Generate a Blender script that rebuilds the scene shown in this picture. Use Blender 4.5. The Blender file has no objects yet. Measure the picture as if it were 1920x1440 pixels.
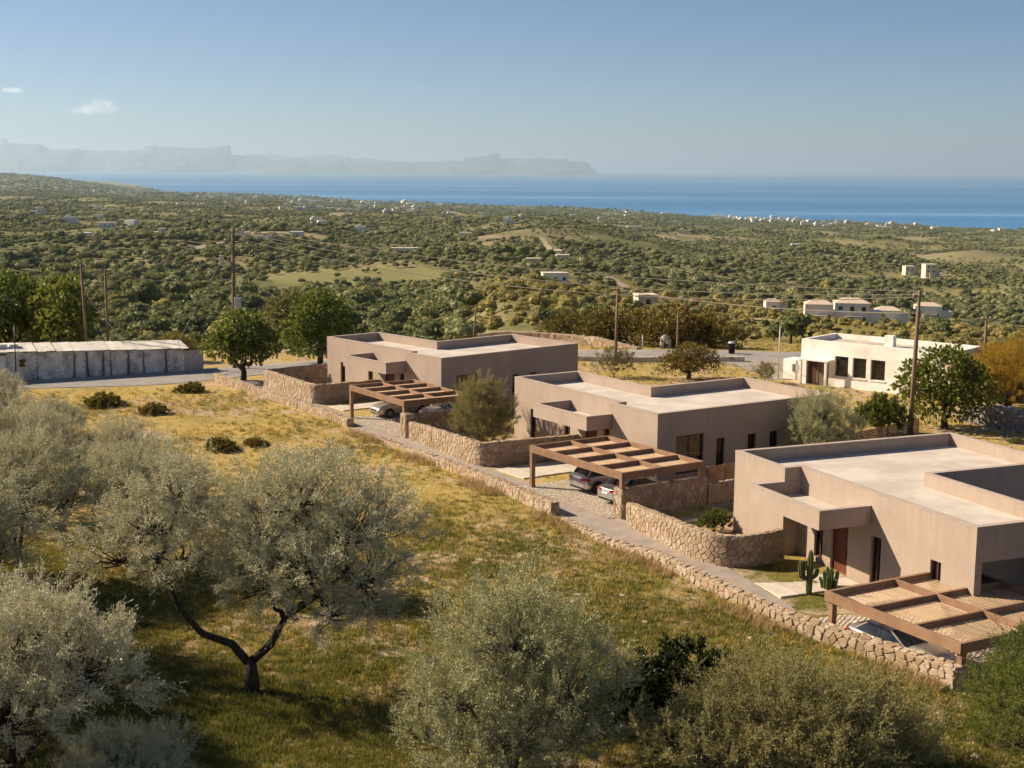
import bpy, bmesh, math, random
import numpy as np
from mathutils import Vector, Matrix

# ------------------------------------------------------------------ camera, sky, sun, exposure
scene = bpy.context.scene
CAM_H = 18.12
PITCH, ROLL = 0.154869, 0.006573
cam_d = bpy.data.cameras.new('camera'); cam = bpy.data.objects.new('camera', cam_d)
scene.collection.objects.link(cam); scene.camera = cam
cam_d.sensor_fit = 'HORIZONTAL'; cam_d.sensor_width = 36.0
cam_d.lens = 36.0 * 2575.73 / 1920.0
cam_d.clip_start = 0.5; cam_d.clip_end = 400000
_c, _s = math.cos(PITCH), math.sin(PITCH)
_f = Vector((0, _c, -_s)); _u0 = Vector((0, _s, _c)); _r0 = Vector((1, 0, 0))
_r = _r0 * math.cos(ROLL) + _u0 * math.sin(ROLL); _u = -_r0 * math.sin(ROLL) + _u0 * math.cos(ROLL)
m3 = Matrix((_r, _u, -_f)).transposed()
cam.matrix_world = Matrix.Translation((0, 0, CAM_H)) @ m3.to_4x4()

SUN_AZ = math.radians(-74.0)     # direction towards the sun, clockwise from +Y
SUN_EL = math.radians(33.0)
world = bpy.data.worlds.new('World'); scene.world = world; world.use_nodes = True
wn = world.node_tree.nodes; wl = world.node_tree.links; wn.clear()
wo = wn.new('ShaderNodeOutputWorld'); wb = wn.new('ShaderNodeBackground')
sky = wn.new('ShaderNodeTexSky'); sky.sky_type = 'NISHITA'; sky.sun_disc = False
sky.sun_elevation = SUN_EL; sky.sun_rotation = SUN_AZ
sky.altitude = 200; sky.air_density = 1.0; sky.dust_density = 1.0; sky.ozone_density = 3.0
_m0 = wn.new('ShaderNodeTexCoord'); _m1 = wn.new('ShaderNodeMapping'); _m1.inputs['Scale'].default_value = (1.0, 1.0, 2.0)   # the air clears quickly with height
wl.new(_m0.outputs['Generated'], _m1.inputs['Vector']); wl.new(_m1.outputs[0], sky.inputs[0])
wb.inputs['Strength'].default_value = 0.054
# one small cumulus low over the bay, drawn in the sky by direction
def _wmath(op, a, b=None, c=None):
    x = wn.new('ShaderNodeMath'); x.operation = op
    for i, v in enumerate((a, b, c)):
        if v is None: continue
        if isinstance(v, (int, float)): x.inputs[i].default_value = v
        else: wl.new(v, x.inputs[i])
    return x.outputs[0]
_tc = wn.new('ShaderNodeTexCoord'); _sp = wn.new('ShaderNodeSeparateXYZ'); wl.new(_tc.outputs['Generated'], _sp.inputs[0])
_az = _wmath('ARCTAN2', _sp.outputs[0], _sp.outputs[1]); _el = _wmath('ARCSINE', _sp.outputs[2])
_cn = wn.new('ShaderNodeTexNoise'); _cn.inputs['Scale'].default_value = 95.0; _cn.inputs['Detail'].default_value = 6.0; wl.new(_tc.outputs['Generated'], _cn.inputs['Vector'])
def _puff(az, el, w, h):
    u = _wmath('DIVIDE', _wmath('SUBTRACT', _az, az), w); v = _wmath('DIVIDE', _wmath('SUBTRACT', _el, el), h)
    return _wmath('SUBTRACT', 1.0, _wmath('ADD', _wmath('MULTIPLY', u, u), _wmath('MULTIPLY', v, v)))
_m = _wmath('MAXIMUM', _wmath('MAXIMUM', _puff(-0.2890, 0.0385, 0.021, 0.0048), _puff(-0.2855, 0.0415, 0.009, 0.0065)), _puff(-0.3435, 0.0505, 0.011, 0.0020))
_m = _wmath('ADD', _m, _wmath('MULTIPLY', _wmath('SUBTRACT', _cn.outputs[0], 0.55), 3.2))
_cr = wn.new('ShaderNodeValToRGB'); _cr.color_ramp.elements[0].position = 0.25; _cr.color_ramp.elements[1].position = 0.95; _cr.color_ramp.elements[1].color = (0.62, 0.62, 0.62, 1); wl.new(_m, _cr.inputs[0])
_mx = wn.new('ShaderNodeMix'); _mx.data_type = 'RGBA'; wl.new(_cr.outputs[0], _mx.inputs[0])
_wb = wn.new('ShaderNodeMix'); _wb.data_type = 'RGBA'; _wb.blend_type = 'MULTIPLY'; _wb.inputs[0].default_value = 1.0; wl.new(sky.outputs[0], _wb.inputs[6]); _wb.inputs[7].default_value = (0.93, 1.0, 1.06, 1)   # white balance of the whole sky
wl.new(_wb.outputs[2], _mx.inputs[6]); _mx.inputs[7].default_value = (11.5, 11.2, 10.7, 1)
wl.new(_mx.outputs[2], wb.inputs['Color']); wl.new(wb.outputs[0], wo.inputs['Surface'])

sun_d = bpy.data.lights.new('sun', 'SUN'); sun = bpy.data.objects.new('sun', sun_d)
scene.collection.objects.link(sun)
sun_d.energy = 5.0; sun_d.angle = math.radians(0.6); sun_d.color = (1.0, 0.84, 0.64)
_to = Vector((math.sin(SUN_AZ) * math.cos(SUN_EL), math.cos(SUN_AZ) * math.cos(SUN_EL), math.sin(SUN_EL)))
sun.rotation_euler = _to.to_track_quat('Z', 'Y').to_euler()

vs = scene.view_settings
vs.view_transform = 'Standard'; vs.look = 'None'; vs.exposure = 0.88; vs.gamma = 1.0; vs.use_curve_mapping = False
cy = scene.cycles
cy.max_bounces = 6; cy.diffuse_bounces = 3; cy.glossy_bounces = 2; cy.transmission_bounces = 3
cy.transparent_max_bounces = 6; cy.volume_bounces = 0
cy.use_denoising = True; cy.use_adaptive_sampling = True; cy.adaptive_threshold = 0.02; cy.adaptive_min_samples = 8
try: cy.denoiser = 'OPENIMAGEDENOISE'
except Exception: pass

random.seed(7); RNG = np.random.default_rng(7)
R = math.radians
COL = scene.collection

# ------------------------------------------------------------------ materials
MATS = {}
def nt(name):
    m = bpy.data.materials.new(name); m.use_nodes = True
    t = m.node_tree; t.nodes.clear()
    MATS[name] = m
    return m, t, t.nodes, t.links
def mixrgb(n, l, fac, a, b, mode='MIX'):
    x = n.new('ShaderNodeMix'); x.data_type = 'RGBA'; x.blend_type = mode
    for sock, v in ((x.inputs[0], fac), (x.inputs[6], a), (x.inputs[7], b)):
        if isinstance(v, (int, float)): sock.default_value = v
        elif isinstance(v, tuple): sock.default_value = (*v, 1.0) if len(v) == 3 else v
        else: l.new(v, sock)
    return x.outputs[2]
def noise(n, l, vec, scale, detail=4, rough=0.55, dist=0.0):
    x = n.new('ShaderNodeTexNoise'); x.inputs['Scale'].default_value = scale
    x.inputs['Detail'].default_value = detail; x.inputs['Roughness'].default_value = rough
    x.inputs['Distortion'].default_value = dist
    if vec is not None: l.new(vec, x.inputs['Vector'])
    return x.outputs[0]
def ramp(n, l, v, stops):
    x = n.new('ShaderNodeValToRGB'); e = x.color_ramp.elements
    while len(e) > 1: e.remove(e[0])
    e[0].position = stops[0][0]; c = stops[0][1]
    e[0].color = (*c, 1) if isinstance(c, tuple) else (c, c, c, 1)
    for p, c in stops[1:]:
        k = e.new(p); k.color = (*c, 1) if isinstance(c, tuple) else (c, c, c, 1)
    l.new(v, x.inputs[0]); return x.outputs[0]
def coords(n, kind='Object'):
    return n.new('ShaderNodeTexCoord').outputs[kind]
def geo_pos(n):
    return n.new('ShaderNodeNewGeometry').outputs['Position']
def finish(n, l, col, rough=0.85, bump=None, bdist=0.02, bstr=0.5, metal=0.0, spec=0.3, coat=0.0):
    o = n.new('ShaderNodeOutputMaterial'); p = n.new('ShaderNodeBsdfPrincipled')
    if isinstance(col, tuple): p.inputs['Base Color'].default_value = (*col, 1)
    else: l.new(col, p.inputs['Base Color'])
    if isinstance(rough, (int, float)): p.inputs['Roughness'].default_value = rough
    else: l.new(rough, p.inputs['Roughness'])
    p.inputs['Metallic'].default_value = metal
    p.inputs['Specular IOR Level'].default_value = spec
    p.inputs['Coat Weight'].default_value = coat
    if bump is not None:
        b = n.new('ShaderNodeBump'); b.inputs['Distance'].default_value = bdist; b.inputs['Strength'].default_value = bstr
        l.new(bump, b.inputs['Height']); l.new(b.outputs[0], p.inputs['Normal'])
    l.new(p.outputs[0], o.inputs['Surface']); return p
def M(name, c1, c2=None, scale=3.0, rough=0.85, bump=0.0, bscale=None, spec=0.3, metal=0.0, rnd=0.0, coat=0.0, stretch=None, detail=5, lo=0.35, hi=0.65):
    """two-tone noisy material; rnd = brightness change from object to object"""
    if name in MATS: return MATS[name]
    m, t, n, l = nt(name)
    v = coords(n)
    if stretch:
        mp = n.new('ShaderNodeMapping'); mp.inputs['Scale'].default_value = stretch
        l.new(v, mp.inputs['Vector']); v = mp.outputs[0]
    if c2 is None: c2 = tuple(x * 0.82 for x in c1)
    f = ramp(n, l, noise(n, l, v, scale, detail), [(lo, 0.0), (hi, 1.0)])
    col = mixrgb(n, l, f, c1, c2)
    if rnd:
        oi = n.new('ShaderNodeObjectInfo')
        k = ramp(n, l, oi.outputs['Random'], [(0, 1 - rnd), (1, 1 + rnd)])
        # ramp clamps above 1, so scale
        e = n.new('ShaderNodeMath'); e.operation = 'MULTIPLY_ADD'
        l.new(oi.outputs['Random'], e.inputs[0]); e.inputs[1].default_value = 2 * rnd; e.inputs[2].default_value = 1 - rnd
        h = n.new('ShaderNodeVectorMath'); h.operation = 'SCALE'
        l.new(col, h.inputs[0]); l.new(e.outputs[0], h.inputs['Scale']); col = h.outputs[0]
    bm_ = noise(n, l, v, bscale or scale * 6, 5) if bump else None
    finish(n, l, col, rough, bm_, bump, 0.8, metal, spec, coat)
    return m
def leaf_mat(name, c1, c2, back=None, trans=0.3, gloss=0.12, rnd=0.25, instance=True):
    m, t, n, l = nt(name)
    oi = n.new('ShaderNodeObjectInfo'); g = n.new('ShaderNodeNewGeometry')
    v = noise(n, l, g.outputs['Position'], 0.9, 3)
    f = n.new('ShaderNodeMath'); f.operation = 'ADD'
    l.new(v, f.inputs[0]); f.inputs[1].default_value = 0.0
    if instance:
        k = n.new('ShaderNodeMath'); k.operation = 'MULTIPLY_ADD'
        l.new(oi.outputs['Random'], k.inputs[0]); k.inputs[1].default_value = 0.7; k.inputs[2].default_value = -0.35
        l.new(k.outputs[0], f.inputs[1])
    fr = ramp(n, l, f.outputs[0], [(0.25, 0.0), (0.75, 1.0)])
    col = mixrgb(n, l, fr, c1, c2)
    ri = g.outputs['Random Per Island']
    e = n.new('ShaderNodeMath'); e.operation = 'MULTIPLY_ADD'
    l.new(ri, e.inputs[0]); e.inputs[1].default_value = 2 * rnd; e.inputs[2].default_value = 1 - rnd
    h = n.new('ShaderNodeVectorMath'); h.operation = 'SCALE'; l.new(col, h.inputs[0]); l.new(e.outputs[0], h.inputs['Scale'])
    col = h.outputs[0]
    if back: col = mixrgb(n, l, g.outputs['Backfacing'], col, back)
    d = n.new('ShaderNodeBsdfDiffuse'); l.new(col, d.inputs[0])
    tr = n.new('ShaderNodeBsdfTranslucent'); l.new(mixrgb(n, l, 0.35, col, (0.20, 0.19, 0.03)), tr.inputs[0])
    mx = n.new('ShaderNodeMixShader'); mx.inputs[0].default_value = trans
    l.new(d.outputs[0], mx.inputs[1]); l.new(tr.outputs[0], mx.inputs[2])
    gl = n.new('ShaderNodeBsdfGlossy'); gl.inputs['Roughness'].default_value = 0.45; gl.inputs[0].default_value = (0.8, 0.8, 0.75, 1)
    m2 = n.new('ShaderNodeMixShader'); m2.inputs[0].default_value = gloss
    l.new(mx.outputs[0], m2.inputs[1]); l.new(gl.outputs[0], m2.inputs[2])
    o = n.new('ShaderNodeOutputMaterial'); l.new(m2.outputs[0], o.inputs['Surface'])
    return m

# ------------------------------------------------------------------ mesh helpers
def np_mesh(name, V, F):
    """V (n,3); F list of lists or (m,k) array"""
    me = bpy.data.meshes.new(name)
    V = np.asarray(V, np.float32).reshape(-1, 3)
    me.vertices.add(len(V)); me.vertices.foreach_set('co', V.ravel())
    if isinstance(F, np.ndarray) and F.ndim == 2:
        tot = np.full(len(F), F.shape[1], np.int32); idx = F.astype(np.int32).ravel()
    else:
        tot = np.array([len(f) for f in F], np.int32); idx = np.array([i for f in F for i in f], np.int32)
    start = np.concatenate([[0], np.cumsum(tot)[:-1]]).astype(np.int32) if len(tot) else tot
    me.loops.add(len(idx)); me.loops.foreach_set('vertex_index', idx)
    me.polygons.add(len(tot)); me.polygons.foreach_set('loop_start', start); me.polygons.foreach_set('loop_total', tot)
    me.polygons.foreach_set('use_smooth', np.zeros(len(tot), bool))
    me.update(calc_edges=True)
    return me
def smooth(me, on=True):
    me.polygons.foreach_set('use_smooth', np.full(len(me.polygons), on)); me.update()
def link(name, me, mat=None, parent=None, loc=(0, 0, 0), rotz=0.0):
    o = bpy.data.objects.new(name, me); COL.objects.link(o)
    if mat is not None and me is not None and len(me.materials) == 0: me.materials.append(mat)
    if parent is not None: o.parent = parent
    o.location = loc
    if rotz: o.rotation_euler = (0, 0, rotz)
    return o
def tag(o, label=None, cat=None, group=None, kind=None):
    if label: o['label'] = label
    if cat: o['category'] = cat
    if group: o['group'] = group
    if kind: o['kind'] = kind
    return o
def thing(name, label, cat, loc=(0, 0, 0), rotz=0.0, group=None):
    o = bpy.data.objects.new(name, None); COL.objects.link(o); o.empty_display_size = 0.2
    o.location = loc; o.rotation_euler = (0, 0, rotz)
    return tag(o, label, cat, group, 'thing')
def copy_tree(src, parent=None):
    c = src.copy(); COL.objects.link(c); c.parent = parent
    for ch in list(src.children): copy_tree(ch, c)
    return c
class MB:
    def __init__(s): s.v = []; s.f = []
    def add(s, V, F):
        b = len(s.v); s.v += [tuple(p) for p in V]; s.f += [[i + b for i in f] for f in F]; return s
    def box(s, x0, y0, z0, x1, y1, z1):
        V = [(x0, y0, z0), (x1, y0, z0), (x1, y1, z0), (x0, y1, z0), (x0, y0, z1), (x1, y0, z1), (x1, y1, z1), (x0, y1, z1)]
        return s.add(V, [[0, 3, 2, 1], [4, 5, 6, 7], [0, 1, 5, 4], [1, 2, 6, 5], [2, 3, 7, 6], [3, 0, 4, 7]])
    def bbox(s, x0, y0, z0, x1, y1, z1, b=0.01):
        """box with chamfered edges"""
        bm = bmesh.new(); bmesh.ops.create_cube(bm, size=1.0)
        for v in bm.verts:
            v.co = ((x0 + x1) / 2 + v.co.x * (x1 - x0), (y0 + y1) / 2 + v.co.y * (y1 - y0), (z0 + z1) / 2 + v.co.z * (z1 - z0))
        bmesh.ops.bevel(bm, geom=bm.edges[:], offset=b, segments=1, affect='EDGES', profile=0.5)
        bm.verts.index_update()
        V = [tuple(v.co) for v in bm.verts]; F = [[v.index for v in f.verts] for f in bm.faces]; bm.free()
        return s.add(V, F)
    def quad(s, a, b, c, d): return s.add([a, b, c, d], [[0, 1, 2, 3]])
    def tube(s, pts, rad, k=7, cap=True):
        pts = [Vector(p) for p in pts]; n = len(pts)
        if not hasattr(rad, '__len__'): rad = [rad] * n
        base = len(s.v); up = Vector((0.13, 0.21, 0.97)); t0 = (pts[1] - pts[0]).normalized()
        if abs(t0.dot(up)) > 0.95: up = Vector((1, 0.1, 0))
        side = t0.cross(up).normalized()
        for i, p in enumerate(pts):
            t = (pts[min(i + 1, n - 1)] - pts[max(i - 1, 0)]).normalized()
            side = (side - t * side.dot(t)).normalized(); nn = t.cross(side)
            for j in range(k):
                a = 2 * math.pi * j / k
                s.v.append(tuple(p + (side * math.cos(a) + nn * math.sin(a)) * rad[i]))
        for i in range(n - 1):
            for j in range(k):
                a = base + i * k + j; b = base + i * k + (j + 1) % k
                s.f.append([a, b, b + k, a + k])
        if cap:
            s.f.append([base + j for j in range(k)][::-1]); s.f.append([base + (n - 1) * k + j for j in range(k)])
        return s
    def lathe(s, prof, k=12, c=(0, 0, 0)):
        base = len(s.v)
        for r, z in prof:
            for j in range(k):
                a = 2 * math.pi * j / k; s.v.append((c[0] + r * math.cos(a), c[1] + r * math.sin(a), c[2] + z))
        for i in range(len(prof) - 1):
            for j in range(k):
                a = base + i * k + j; b = base + i * k + (j + 1) % k; s.f.append([a, b, b + k, a + k])
        return s
    def mesh(s, name='part'): return np_mesh(name, s.v, s.f)
    def build(s, name, mat, parent=None, loc=(0, 0, 0), sm=False):
        me = s.mesh(name)
        if sm: smooth(me)
        return link(name, me, mat, parent, loc)

# ------------------------------------------------------------------ terrain
_D = np.array([0, 140, 165, 200, 260, 350, 450, 600, 800, 1150, 1700, 2600, 4000, 5200, 7600, 11000, 16000, 23000, 40000], float)
_PX = np.array([-700, 0, 350, 750, 960, 1400, 1920, 2600], float)
_T = np.array([
 [0, 0, -4, -10, -15, -18, -20, -24, -28, -33, -42, -50, -52, -50, -20, 10, -20, -120, -200],
 [0, 0, -5, -13, -18, -21, -25, -30, -32, -37, -45, -56, -68, -74, -66, -38, -100, -178, -210],
 [0, 0, -6, -15, -20, -23, -26, -30, -32, -38, -46, -60, -80, -96, -128, -181, -196, -205, -210],
 [0, 0, -5, -13, -19, -23, -26, -29, -33, -40, -53, -72, -102, -126, -174, -196, -205, -210, -210],
 [0, 0, -1, -4, -8, -14, -21, -27, -33, -40, -54, -78, -112, -138, -180.5, -200, -205, -210, -210],
 [0, 0, -2, -6, -12, -21, -28, -37, -47, -60, -78, -104, -142, -170, -200, -205, -205, -210, -210],
 [0, 0, -3, -9, -16, -25, -33, -43, -54, -70, -90, -118, -154, -180.5, -203, -205, -205, -210, -210],
 [0, 0, -3, -9, -16, -25, -33, -43, -54, -70, -90, -118, -154, -181, -203, -205, -205, -210, -210]], float)
_LW3 = np.array([(2.3, 70), (6.99, 61.76), (8.47, 58.09), (11.02, 52.85), (13.11, 50.3), (14.58, 48.29), (15.72, 46.38)])
def sstep(a, b, x):
    t = np.clip((x - a) / (b - a), 0, 1); return t * t * (3 - 2 * t)
def ter(x, y):
    x = np.asarray(x, float); y = np.asarray(y, float)
    d = np.maximum(np.hypot(x, y), 1e-3); yy = np.maximum(y, 0.25 * d)
    px = np.clip(960 + 2576 * x / np.maximum(yy, 1e-3), _PX[0], _PX[-1])
    d = np.where(y < 0.25 * d, np.minimum(d, 139.0), d)
    ld = np.log(np.maximum(d, 1.0)); LD = np.log(np.maximum(_D, 1.0))
    i = np.clip(np.searchsorted(_PX, px) - 1, 0, len(_PX) - 2); t = (px - _PX[i]) / (_PX[i + 1] - _PX[i]); t = t * t * (3 - 2 * t)
    j = np.clip(np.searchsorted(_D, d) - 1, 0, len(_D) - 2); s = (ld - LD[j]) / (LD[j + 1] - LD[j]); s = np.clip(s, 0, 1)
    z = (_T[i, j] * (1 - s) + _T[i, j + 1] * s) * (1 - t) + (_T[i + 1, j] * (1 - s) + _T[i + 1, j + 1] * s) * t
    w = sstep(150, 320, d) * (1 - sstep(3500, 5000, d))
    a = np.minimum(d * 0.006, 7.0)
    nz = (np.sin(x * 0.021 + 1.3 * np.sin(y * 0.011)) + 0.7 * np.sin(y * 0.017 + x * 0.006 + 2.0) + 0.5 * np.sin(x * 0.047 - y * 0.031)
          + 0.8 * np.sin(x * 0.0071 + y * 0.0043))
    z = z + w * a * nz * 0.6
    # gentle unevenness of the field, and the sunken yard behind the low front wall
    fld = sstep(0.5, 6, _XF(y) - x) * (1 - sstep(100, 112, d)) * (y > 5)
    z = z + fld * (0.10 * np.sin(x * 0.43 + 0.8 * np.sin(y * 0.21)) + 0.08 * np.sin(y * 0.37 + x * 0.12) + 0.03 * np.sin(x * 1.7) * np.sin(y * 1.3))
    xl = np.interp(-y, -_LW3[:, 1], _LW3[:, 0])
    inside = sstep(0.12, 0.5, x - xl) * sstep(46.3, 46.9, y - 0.65 * (x - 15.72) * (x > 15.72))
    dep = np.interp(y, [44, 55.2, 57.4, 62, 66], [0.55, 0.52, 0.28, 0.06, 0.0])
    return z - inside * dep
def _XF(y):   # x of the field's edge along the low wall
    return np.interp(-np.asarray(y, float), [-116, -106, -96, -86.3, -78.4, -70.8, -61.8, -52.85, -46.4, -20], [-25.5, -18.4, -11.7, -6.5, -1.9, 2.1, 7.0, 11.0, 15.7, 30])
def zt(x, y): return float(ter(x, y))

# ------------------------------------------------------------------ ground
FIELDS = [  # bare or pale farm plots far off: x, y, half size across, half size along, turn, tone
    (17, 1290, 55, 60, 0.2, 1.0), (-60, 1500, 20, 25, 0.1, 0.8), (150, 1640, 60, 40, 0.3, 0.7), (345, 1330, 50, 30, 0.0, 0.75),
    (-10, 1180, 25, 22, 0.4, 0.45), (620, 1900, 90, 40, 0.2, 0.7), (480, 2300, 110, 60, 0.1, 0.6), (-250, 2300, 80, 50, 0.3, 0.6),
    (-900, 3300, 160, 90, 0.1, 0.7), (300, 3300, 180, 80, 0.0, 0.5), (900, 3000, 200, 60, 0.2, 0.5), (-420, 2900, 120, 60, 0.0, 0.5)]
def field_mask(x, y):
    s = np.zeros_like(np.asarray(x, float))
    for fx, fy, hw, hl, a, tone in FIELDS:
        u = (x - fx) * math.cos(a) + (y - fy) * math.sin(a); v = -(x - fx) * math.sin(a) + (y - fy) * math.cos(a)
        s = np.maximum(s, tone * (1 - sstep(0.85, 1.05, np.maximum(np.abs(u) / hw, np.abs(v) / hl))))
    return s
def plots(x, y):
    """patchwork of small farm plots on the plain: returns (share of trees kept, tone of open ground or -1)"""
    x = np.asarray(x, float); y = np.asarray(y, float); d = np.hypot(x, y); c = np.where(d < 1400, 75.0, 150.0)
    u = x * 0.96 + y * 0.28 + 14 * np.sin(y * 0.011) + 9 * np.sin(x * 0.03 + y * 0.02); v = -x * 0.28 + y * 0.96 + 14 * np.sin(x * 0.013)
    ix = np.floor(u / c); iy = np.floor(v / (c * 0.7)); h = np.mod(np.sin(ix * 12.9898 + iy * 78.233) * 43758.5453, 1.0); h2 = np.mod(h * 57.31, 1.0)
    on = (d > 430)
    keepf = np.where(on, np.where(h < 0.14, 0.05, np.where(h < 0.45, 0.6, 1.0)), 1.0)
    return keepf, np.where(on & (h < 0.14), h2, -1.0), np.where(on & (h >= 0.14) & (h < 0.45), h2, -1.0)
def build_ground():
    rad = np.concatenate([np.linspace(1.0, 40, 24)[:-1], np.arange(40, 150, 0.55), np.geomspace(150, 26000, 210)])
    az = np.concatenate([np.linspace(-180, -30, 40)[:-1], np.linspace(-30, 30, 330), np.linspace(30, 180, 40)[1:-1]]) * math.pi / 180
    A, Rr = np.meshgrid(az, rad)
    X = Rr * np.sin(A); Y = Rr * np.cos(A); Z = ter(X, Y)
    V = np.stack([X, Y, Z], -1).reshape(-1, 3)
    nr, na = A.shape
    i = np.arange(nr - 1)[:, None] * na; j = np.arange(na)[None, :]; j2 = (j + 1) % na
    F = np.stack([i + j, i + na + j, i + na + j2, i + j2], -1).reshape(-1, 4)[:, ::-1]
    V = np.vstack([V, [[0, 0, 0]]]); c = len(V) - 1
    fan = [[c, (k + 1) % na, k] for k in range(na)]
    me = np_mesh('ground', V, [list(f) for f in F] + fan)
    smooth(me)
    d = np.hypot(V[:, 0], V[:, 1])
    _k, _t, _t2 = plots(V[:, 0], V[:, 1])
    for nm, val in (('plot', np.where(_t >= 0, 0.85, np.where(_t2 >= 0, 0.55, 0.0))), ('tone', np.maximum(np.maximum(_t, _t2), 0)), ('wild', sstep(138, 175, d)), ('soil', field_mask(V[:, 0], V[:, 1])),
                    ('spur', sstep(1000, 1250, 960 + 2576 * V[:, 0] / np.maximum(V[:, 1], 1)) * (1 - sstep(420, 800, d)) * (V[:, 1] > 0))):
        at = me.attributes.new(nm, 'FLOAT', 'POINT'); at.data.foreach_set('value', val.astype(np.float32))
    m, t, n, l = nt('ground_earth')
    P = geo_pos(n)
    def attr(nm):
        a = n.new('ShaderNodeAttribute'); a.attribute_name = nm; return a.outputs['Fac']
    straw = mixrgb(n, l, ramp(n, l, noise(n, l, P, 0.9, 5), [(0.35, 0.0), (0.65, 1.0)]), (0.46, 0.325, 0.10), (0.37, 0.27, 0.08))
    green = mixrgb(n, l, ramp(n, l, noise(n, l, P, 1.7, 4), [(0.35, 0.0), (0.65, 1.0)]), (0.085, 0.095, 0.018), (0.15, 0.135, 0.03))
    soil = mixrgb(n, l, ramp(n, l, noise(n, l, P, 5.0, 5), [(0.3, 0.0), (0.7, 1.0)]), (0.50, 0.37, 0.26), (0.40, 0.285, 0.185))
    # lusher towards the old trees in front, drier in the middle of the field
    sep = n.new('ShaderNodeSeparateXYZ'); l.new(P, sep.inputs[0])
    yy = n.new('ShaderNodeMapRange'); l.new(sep.outputs[1], yy.inputs[0])
    yy.inputs[1].default_value = 45; yy.inputs[2].default_value = 78; yy.inputs[3].default_value = -0.36; yy.inputs[4].default_value = 0.08
    big = noise(n, l, P, 0.16, 6, 0.62)
    add = n.new('ShaderNodeMath'); l.new(big, add.inputs[0]); l.new(yy.outputs[0], add.inputs[1])
    gmix = ramp(n, l, add.outputs[0], [(0.28, 0.0), (0.47, 0.75), (0.62, 1.0)])
    field = mixrgb(n, l, gmix, green, straw)
    patch = ramp(n, l, noise(n, l, P, 0.42, 7, 0.68, 0.6), [(0.45, 0.0), (0.57, 1.0)])
    area = ramp(n, l, noise(n, l, P, 0.075, 3), [(0.36, 0.0), (0.55, 1.0)])
    field = mixrgb(n, l, mixrgb(n, l, area, (0, 0, 0), patch), field, soil)
    # hillsides: scrub, terraces of bare earth
    scr = mixrgb(n, l, ramp(n, l, noise(n, l, P, 0.05, 6, 0.6), [(0.35, 0.0), (0.6, 1.0)]), (0.12, 0.13, 0.05), (0.21, 0.19, 0.08))
    scr = mixrgb(n, l, ramp(n, l, noise(n, l, P, 0.016, 5, 0.6), [(0.52, 0.0), (0.62, 1.0)]), scr, (0.22, 0.19, 0.085))
    scr = mixrgb(n, l, attr('spur'), scr, mixrgb(n, l, ramp(n, l, noise(n, l, P, 0.12, 5), [(0.38, 0.0), (0.62, 1.0)]), (0.30, 0.22, 0.07), (0.17, 0.15, 0.04)))
    scr = mixrgb(n, l, attr('soil'), scr, mixrgb(n, l, noise(n, l, P, 0.03, 3), (0.36, 0.25, 0.17), (0.30, 0.23, 0.15)))
    pl = ramp(n, l, attr('tone'), [(0.0, (0.11, 0.125, 0.045)), (0.4, (0.19, 0.19, 0.07)), (0.7, (0.28, 0.24, 0.11)), (0.85, (0.34, 0.25, 0.16)), (1.0, (0.13, 0.14, 0.055))])
    scr = mixrgb(n, l, attr('plot'), scr, pl)
    col = mixrgb(n, l, attr('wild'), field, scr)
    finish(n, l, col, 0.95, noise(n, l, P, 6.0, 6, 0.65), 0.10, 0.7, spec=0.1)
    me.materials.append(m)
    return tag(link('ground', me), 'dry golden field and olive covered slopes falling to the sea', None, None, 'structure')
build_ground()

# ------------------------------------------------------------------ sea and islands
SEA = -180.0
def build_sea():
    me = np_mesh('sea', [(-160000, 2500, SEA), (160000, 2500, SEA), (160000, 150000, SEA), (-160000, 150000, SEA)], [[0, 1, 2, 3]])
    m, t, n, l = nt('sea_water')
    P = geo_pos(n)
    mp = n.new('ShaderNodeMapping'); mp.inputs['Scale'].default_value = (0.00007, 0.00055, 1); l.new(P, mp.inputs['Vector'])
    st = noise(n, l, mp.outputs[0], 1.0, 5, 0.6, 0.3)
    f = ramp(n, l, st, [(0.42, 0.0), (0.58, 0.35), (0.66, 1.0)])
    col = mixrgb(n, l, f, (0.04, 0.165, 0.35), (0.13, 0.29, 0.48))
    mp2 = n.new('ShaderNodeMapping'); mp2.inputs['Scale'].default_value = (0.006, 0.02, 1); l.new(P, mp2.inputs['Vector'])
    finish(n, l, col, 0.55, noise(n, l, mp2.outputs[0], 1.0, 4), 8.0, 0.6, spec=0.12)
    me.materials.append(m)
    return tag(link('sea', me), None, None, None, 'structure')
build_sea()
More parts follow.
